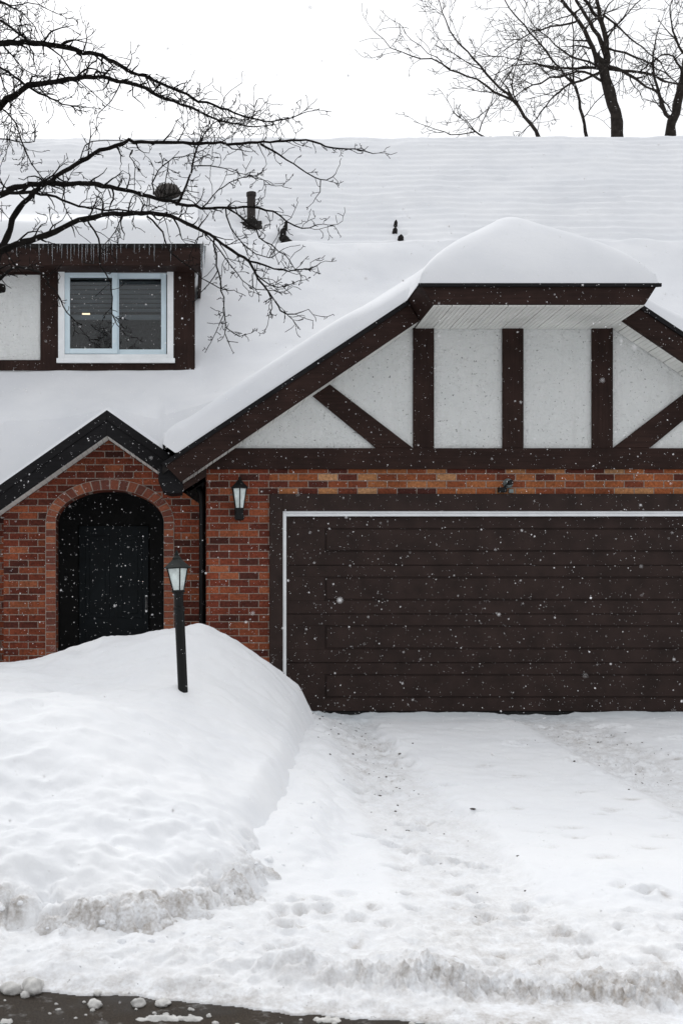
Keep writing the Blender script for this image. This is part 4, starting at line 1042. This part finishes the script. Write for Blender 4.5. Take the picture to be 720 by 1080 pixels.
# ------------------------------------------------------------------ FALLING SNOW
nf=42000
X=RNG.uniform(-3.6,6.6,nf); Y=RNG.uniform(-9.6,-.06,nf); Zf=RNG.uniform(-.5,6.2,nf)
Y[:260]=RNG.uniform(-11.0,-9.4,260); X[:260]=RNG.uniform(-.6,1.2,260); Zf[:260]=RNG.uniform(-.2,2.6,260)
rad=RNG.gamma(1.35,.00062,nf)+.0007
okk=np.ones(nf,bool)
ico=[(0,0,1),(.894,0,.447),(.276,.851,.447),(-.724,.526,.447),(-.724,-.526,.447),(.276,-.851,.447),(.724,.526,-.447),(-.276,.851,-.447),(-.894,0,-.447),(-.276,-.851,-.447),(.724,-.526,-.447),(0,0,-1)]
icf=[(0,1,2),(0,2,3),(0,3,4),(0,4,5),(0,5,1),(1,6,2),(2,7,3),(3,8,4),(4,9,5),(5,10,1),(6,7,2),(7,8,3),(8,9,4),(9,10,5),(10,6,1),(11,7,6),(11,8,7),(11,9,8),(11,10,9),(11,6,10)]
ico=np.array(ico); icf=np.array(icf)
V=(ico[None]*rad[:,None,None]*RNG.uniform(.7,1.2,(nf,12,1))+np.stack([X,Y,Zf],-1)[:,None]).reshape(-1,3)
Fq=(icf[None]+np.arange(nf)[:,None,None]*12).reshape(-1,3)
me=bpy.data.meshes.new('falling_snow'); me.vertices.add(len(V)); me.vertices.foreach_set('co',V.astype(np.float32).ravel())
me.loops.add(len(Fq)*3); me.loops.foreach_set('vertex_index',Fq.astype(np.int32).ravel()); me.polygons.add(len(Fq)); me.polygons.foreach_set('loop_start',(np.arange(len(Fq))*3).astype(np.int32))
me.polygons.foreach_set('use_smooth',np.ones(len(Fq),bool)); me.update(calc_edges=True); me.materials.append(M['flake'])
o=link(bpy.data.objects.new('falling_snow',me)); tag(o,'light snow flakes falling in front of the house','snowflakes',kind='stuff')

# ------------------------------------------------------------------ LIGHT, SKY, CAMERA
SE,SA=R(48),R(-12)
wd_=bpy.data.worlds.new('World'); S.world=wd_; wd_.use_nodes=True; nt=wd_.node_tree
bg=nt.nodes['Background']; sky=nt.nodes.new('ShaderNodeTexSky'); sky.sky_type='NISHITA'; sky.sun_disc=False; sky.sun_elevation=SE; sky.sun_rotation=SA; sky.air_density=1; sky.dust_density=6; sky.ozone_density=1
hs=nt.nodes.new('ShaderNodeHueSaturation'); hs.inputs['Saturation'].default_value=.25; nt.links.new(sky.outputs[0],hs.inputs['Color'])
# overcast deck: brighter overhead and behind the house, where the sun sits above the cloud
tc=nt.nodes.new('ShaderNodeTexCoord'); dp=nt.nodes.new('ShaderNodeVectorMath'); dp.operation='DOT_PRODUCT'; nt.links.new(tc.outputs['Generated'],dp.inputs[0]); dp.inputs[1].default_value=(-.03,.17,.22)
ad=nt.nodes.new('ShaderNodeMath'); ad.operation='ADD'; nt.links.new(dp.outputs['Value'],ad.inputs[0]); ad.inputs[1].default_value=.85
sc_=nt.nodes.new('ShaderNodeVectorMath'); sc_.operation='SCALE'; sc_.inputs[0].default_value=(8.2,8.32,8.55); nt.links.new(ad.outputs[0],sc_.inputs['Scale'])
mx=nt.nodes.new('ShaderNodeMix'); mx.data_type='RGBA'; mx.inputs[0].default_value=.92; nt.links.new(hs.outputs[0],mx.inputs[6]); nt.links.new(sc_.outputs[0],mx.inputs[7]); nt.links.new(mx.outputs[2],bg.inputs['Color'])
bg.inputs['Strength'].default_value=.12
ld=bpy.data.lights.new('sun','SUN'); ld.energy=.9; ld.angle=R(24); ld.color=(1,.98,.95)
lo=bpy.data.objects.new('sun',ld); link(lo)
sd_=Vector((math.sin(SA)*math.cos(SE),math.cos(SA)*math.cos(SE),math.sin(SE)))
lo.rotation_euler=sd_.to_track_quat('Z','Y').to_euler(); lo.location=(0,-8,12)

cd=bpy.data.cameras.new('camera'); cam=bpy.data.objects.new('camera',cd); link(cam)
cam.location=(0,-DIST,EYE); cam.rotation_euler=(R(90),0,0)
cd.sensor_fit='VERTICAL'; cd.sensor_height=36; cd.sensor_width=24; cd.lens=36*F/1080
cd.shift_x=(360-CX)/1080; cd.shift_y=(CY-540)/1080
cd.clip_start=.05; cd.clip_end=600
cd.dof.use_dof=True; cd.dof.focus_distance=12; cd.dof.aperture_fstop=6.3
S.camera=cam
S.render.engine='CYCLES'
S.view_settings.view_transform='Standard'; S.view_settings.look='None'; S.view_settings.exposure=.10; S.view_settings.gamma=1
S.cycles.use_denoising=True
S.cycles.max_bounces=6; S.cycles.diffuse_bounces=3
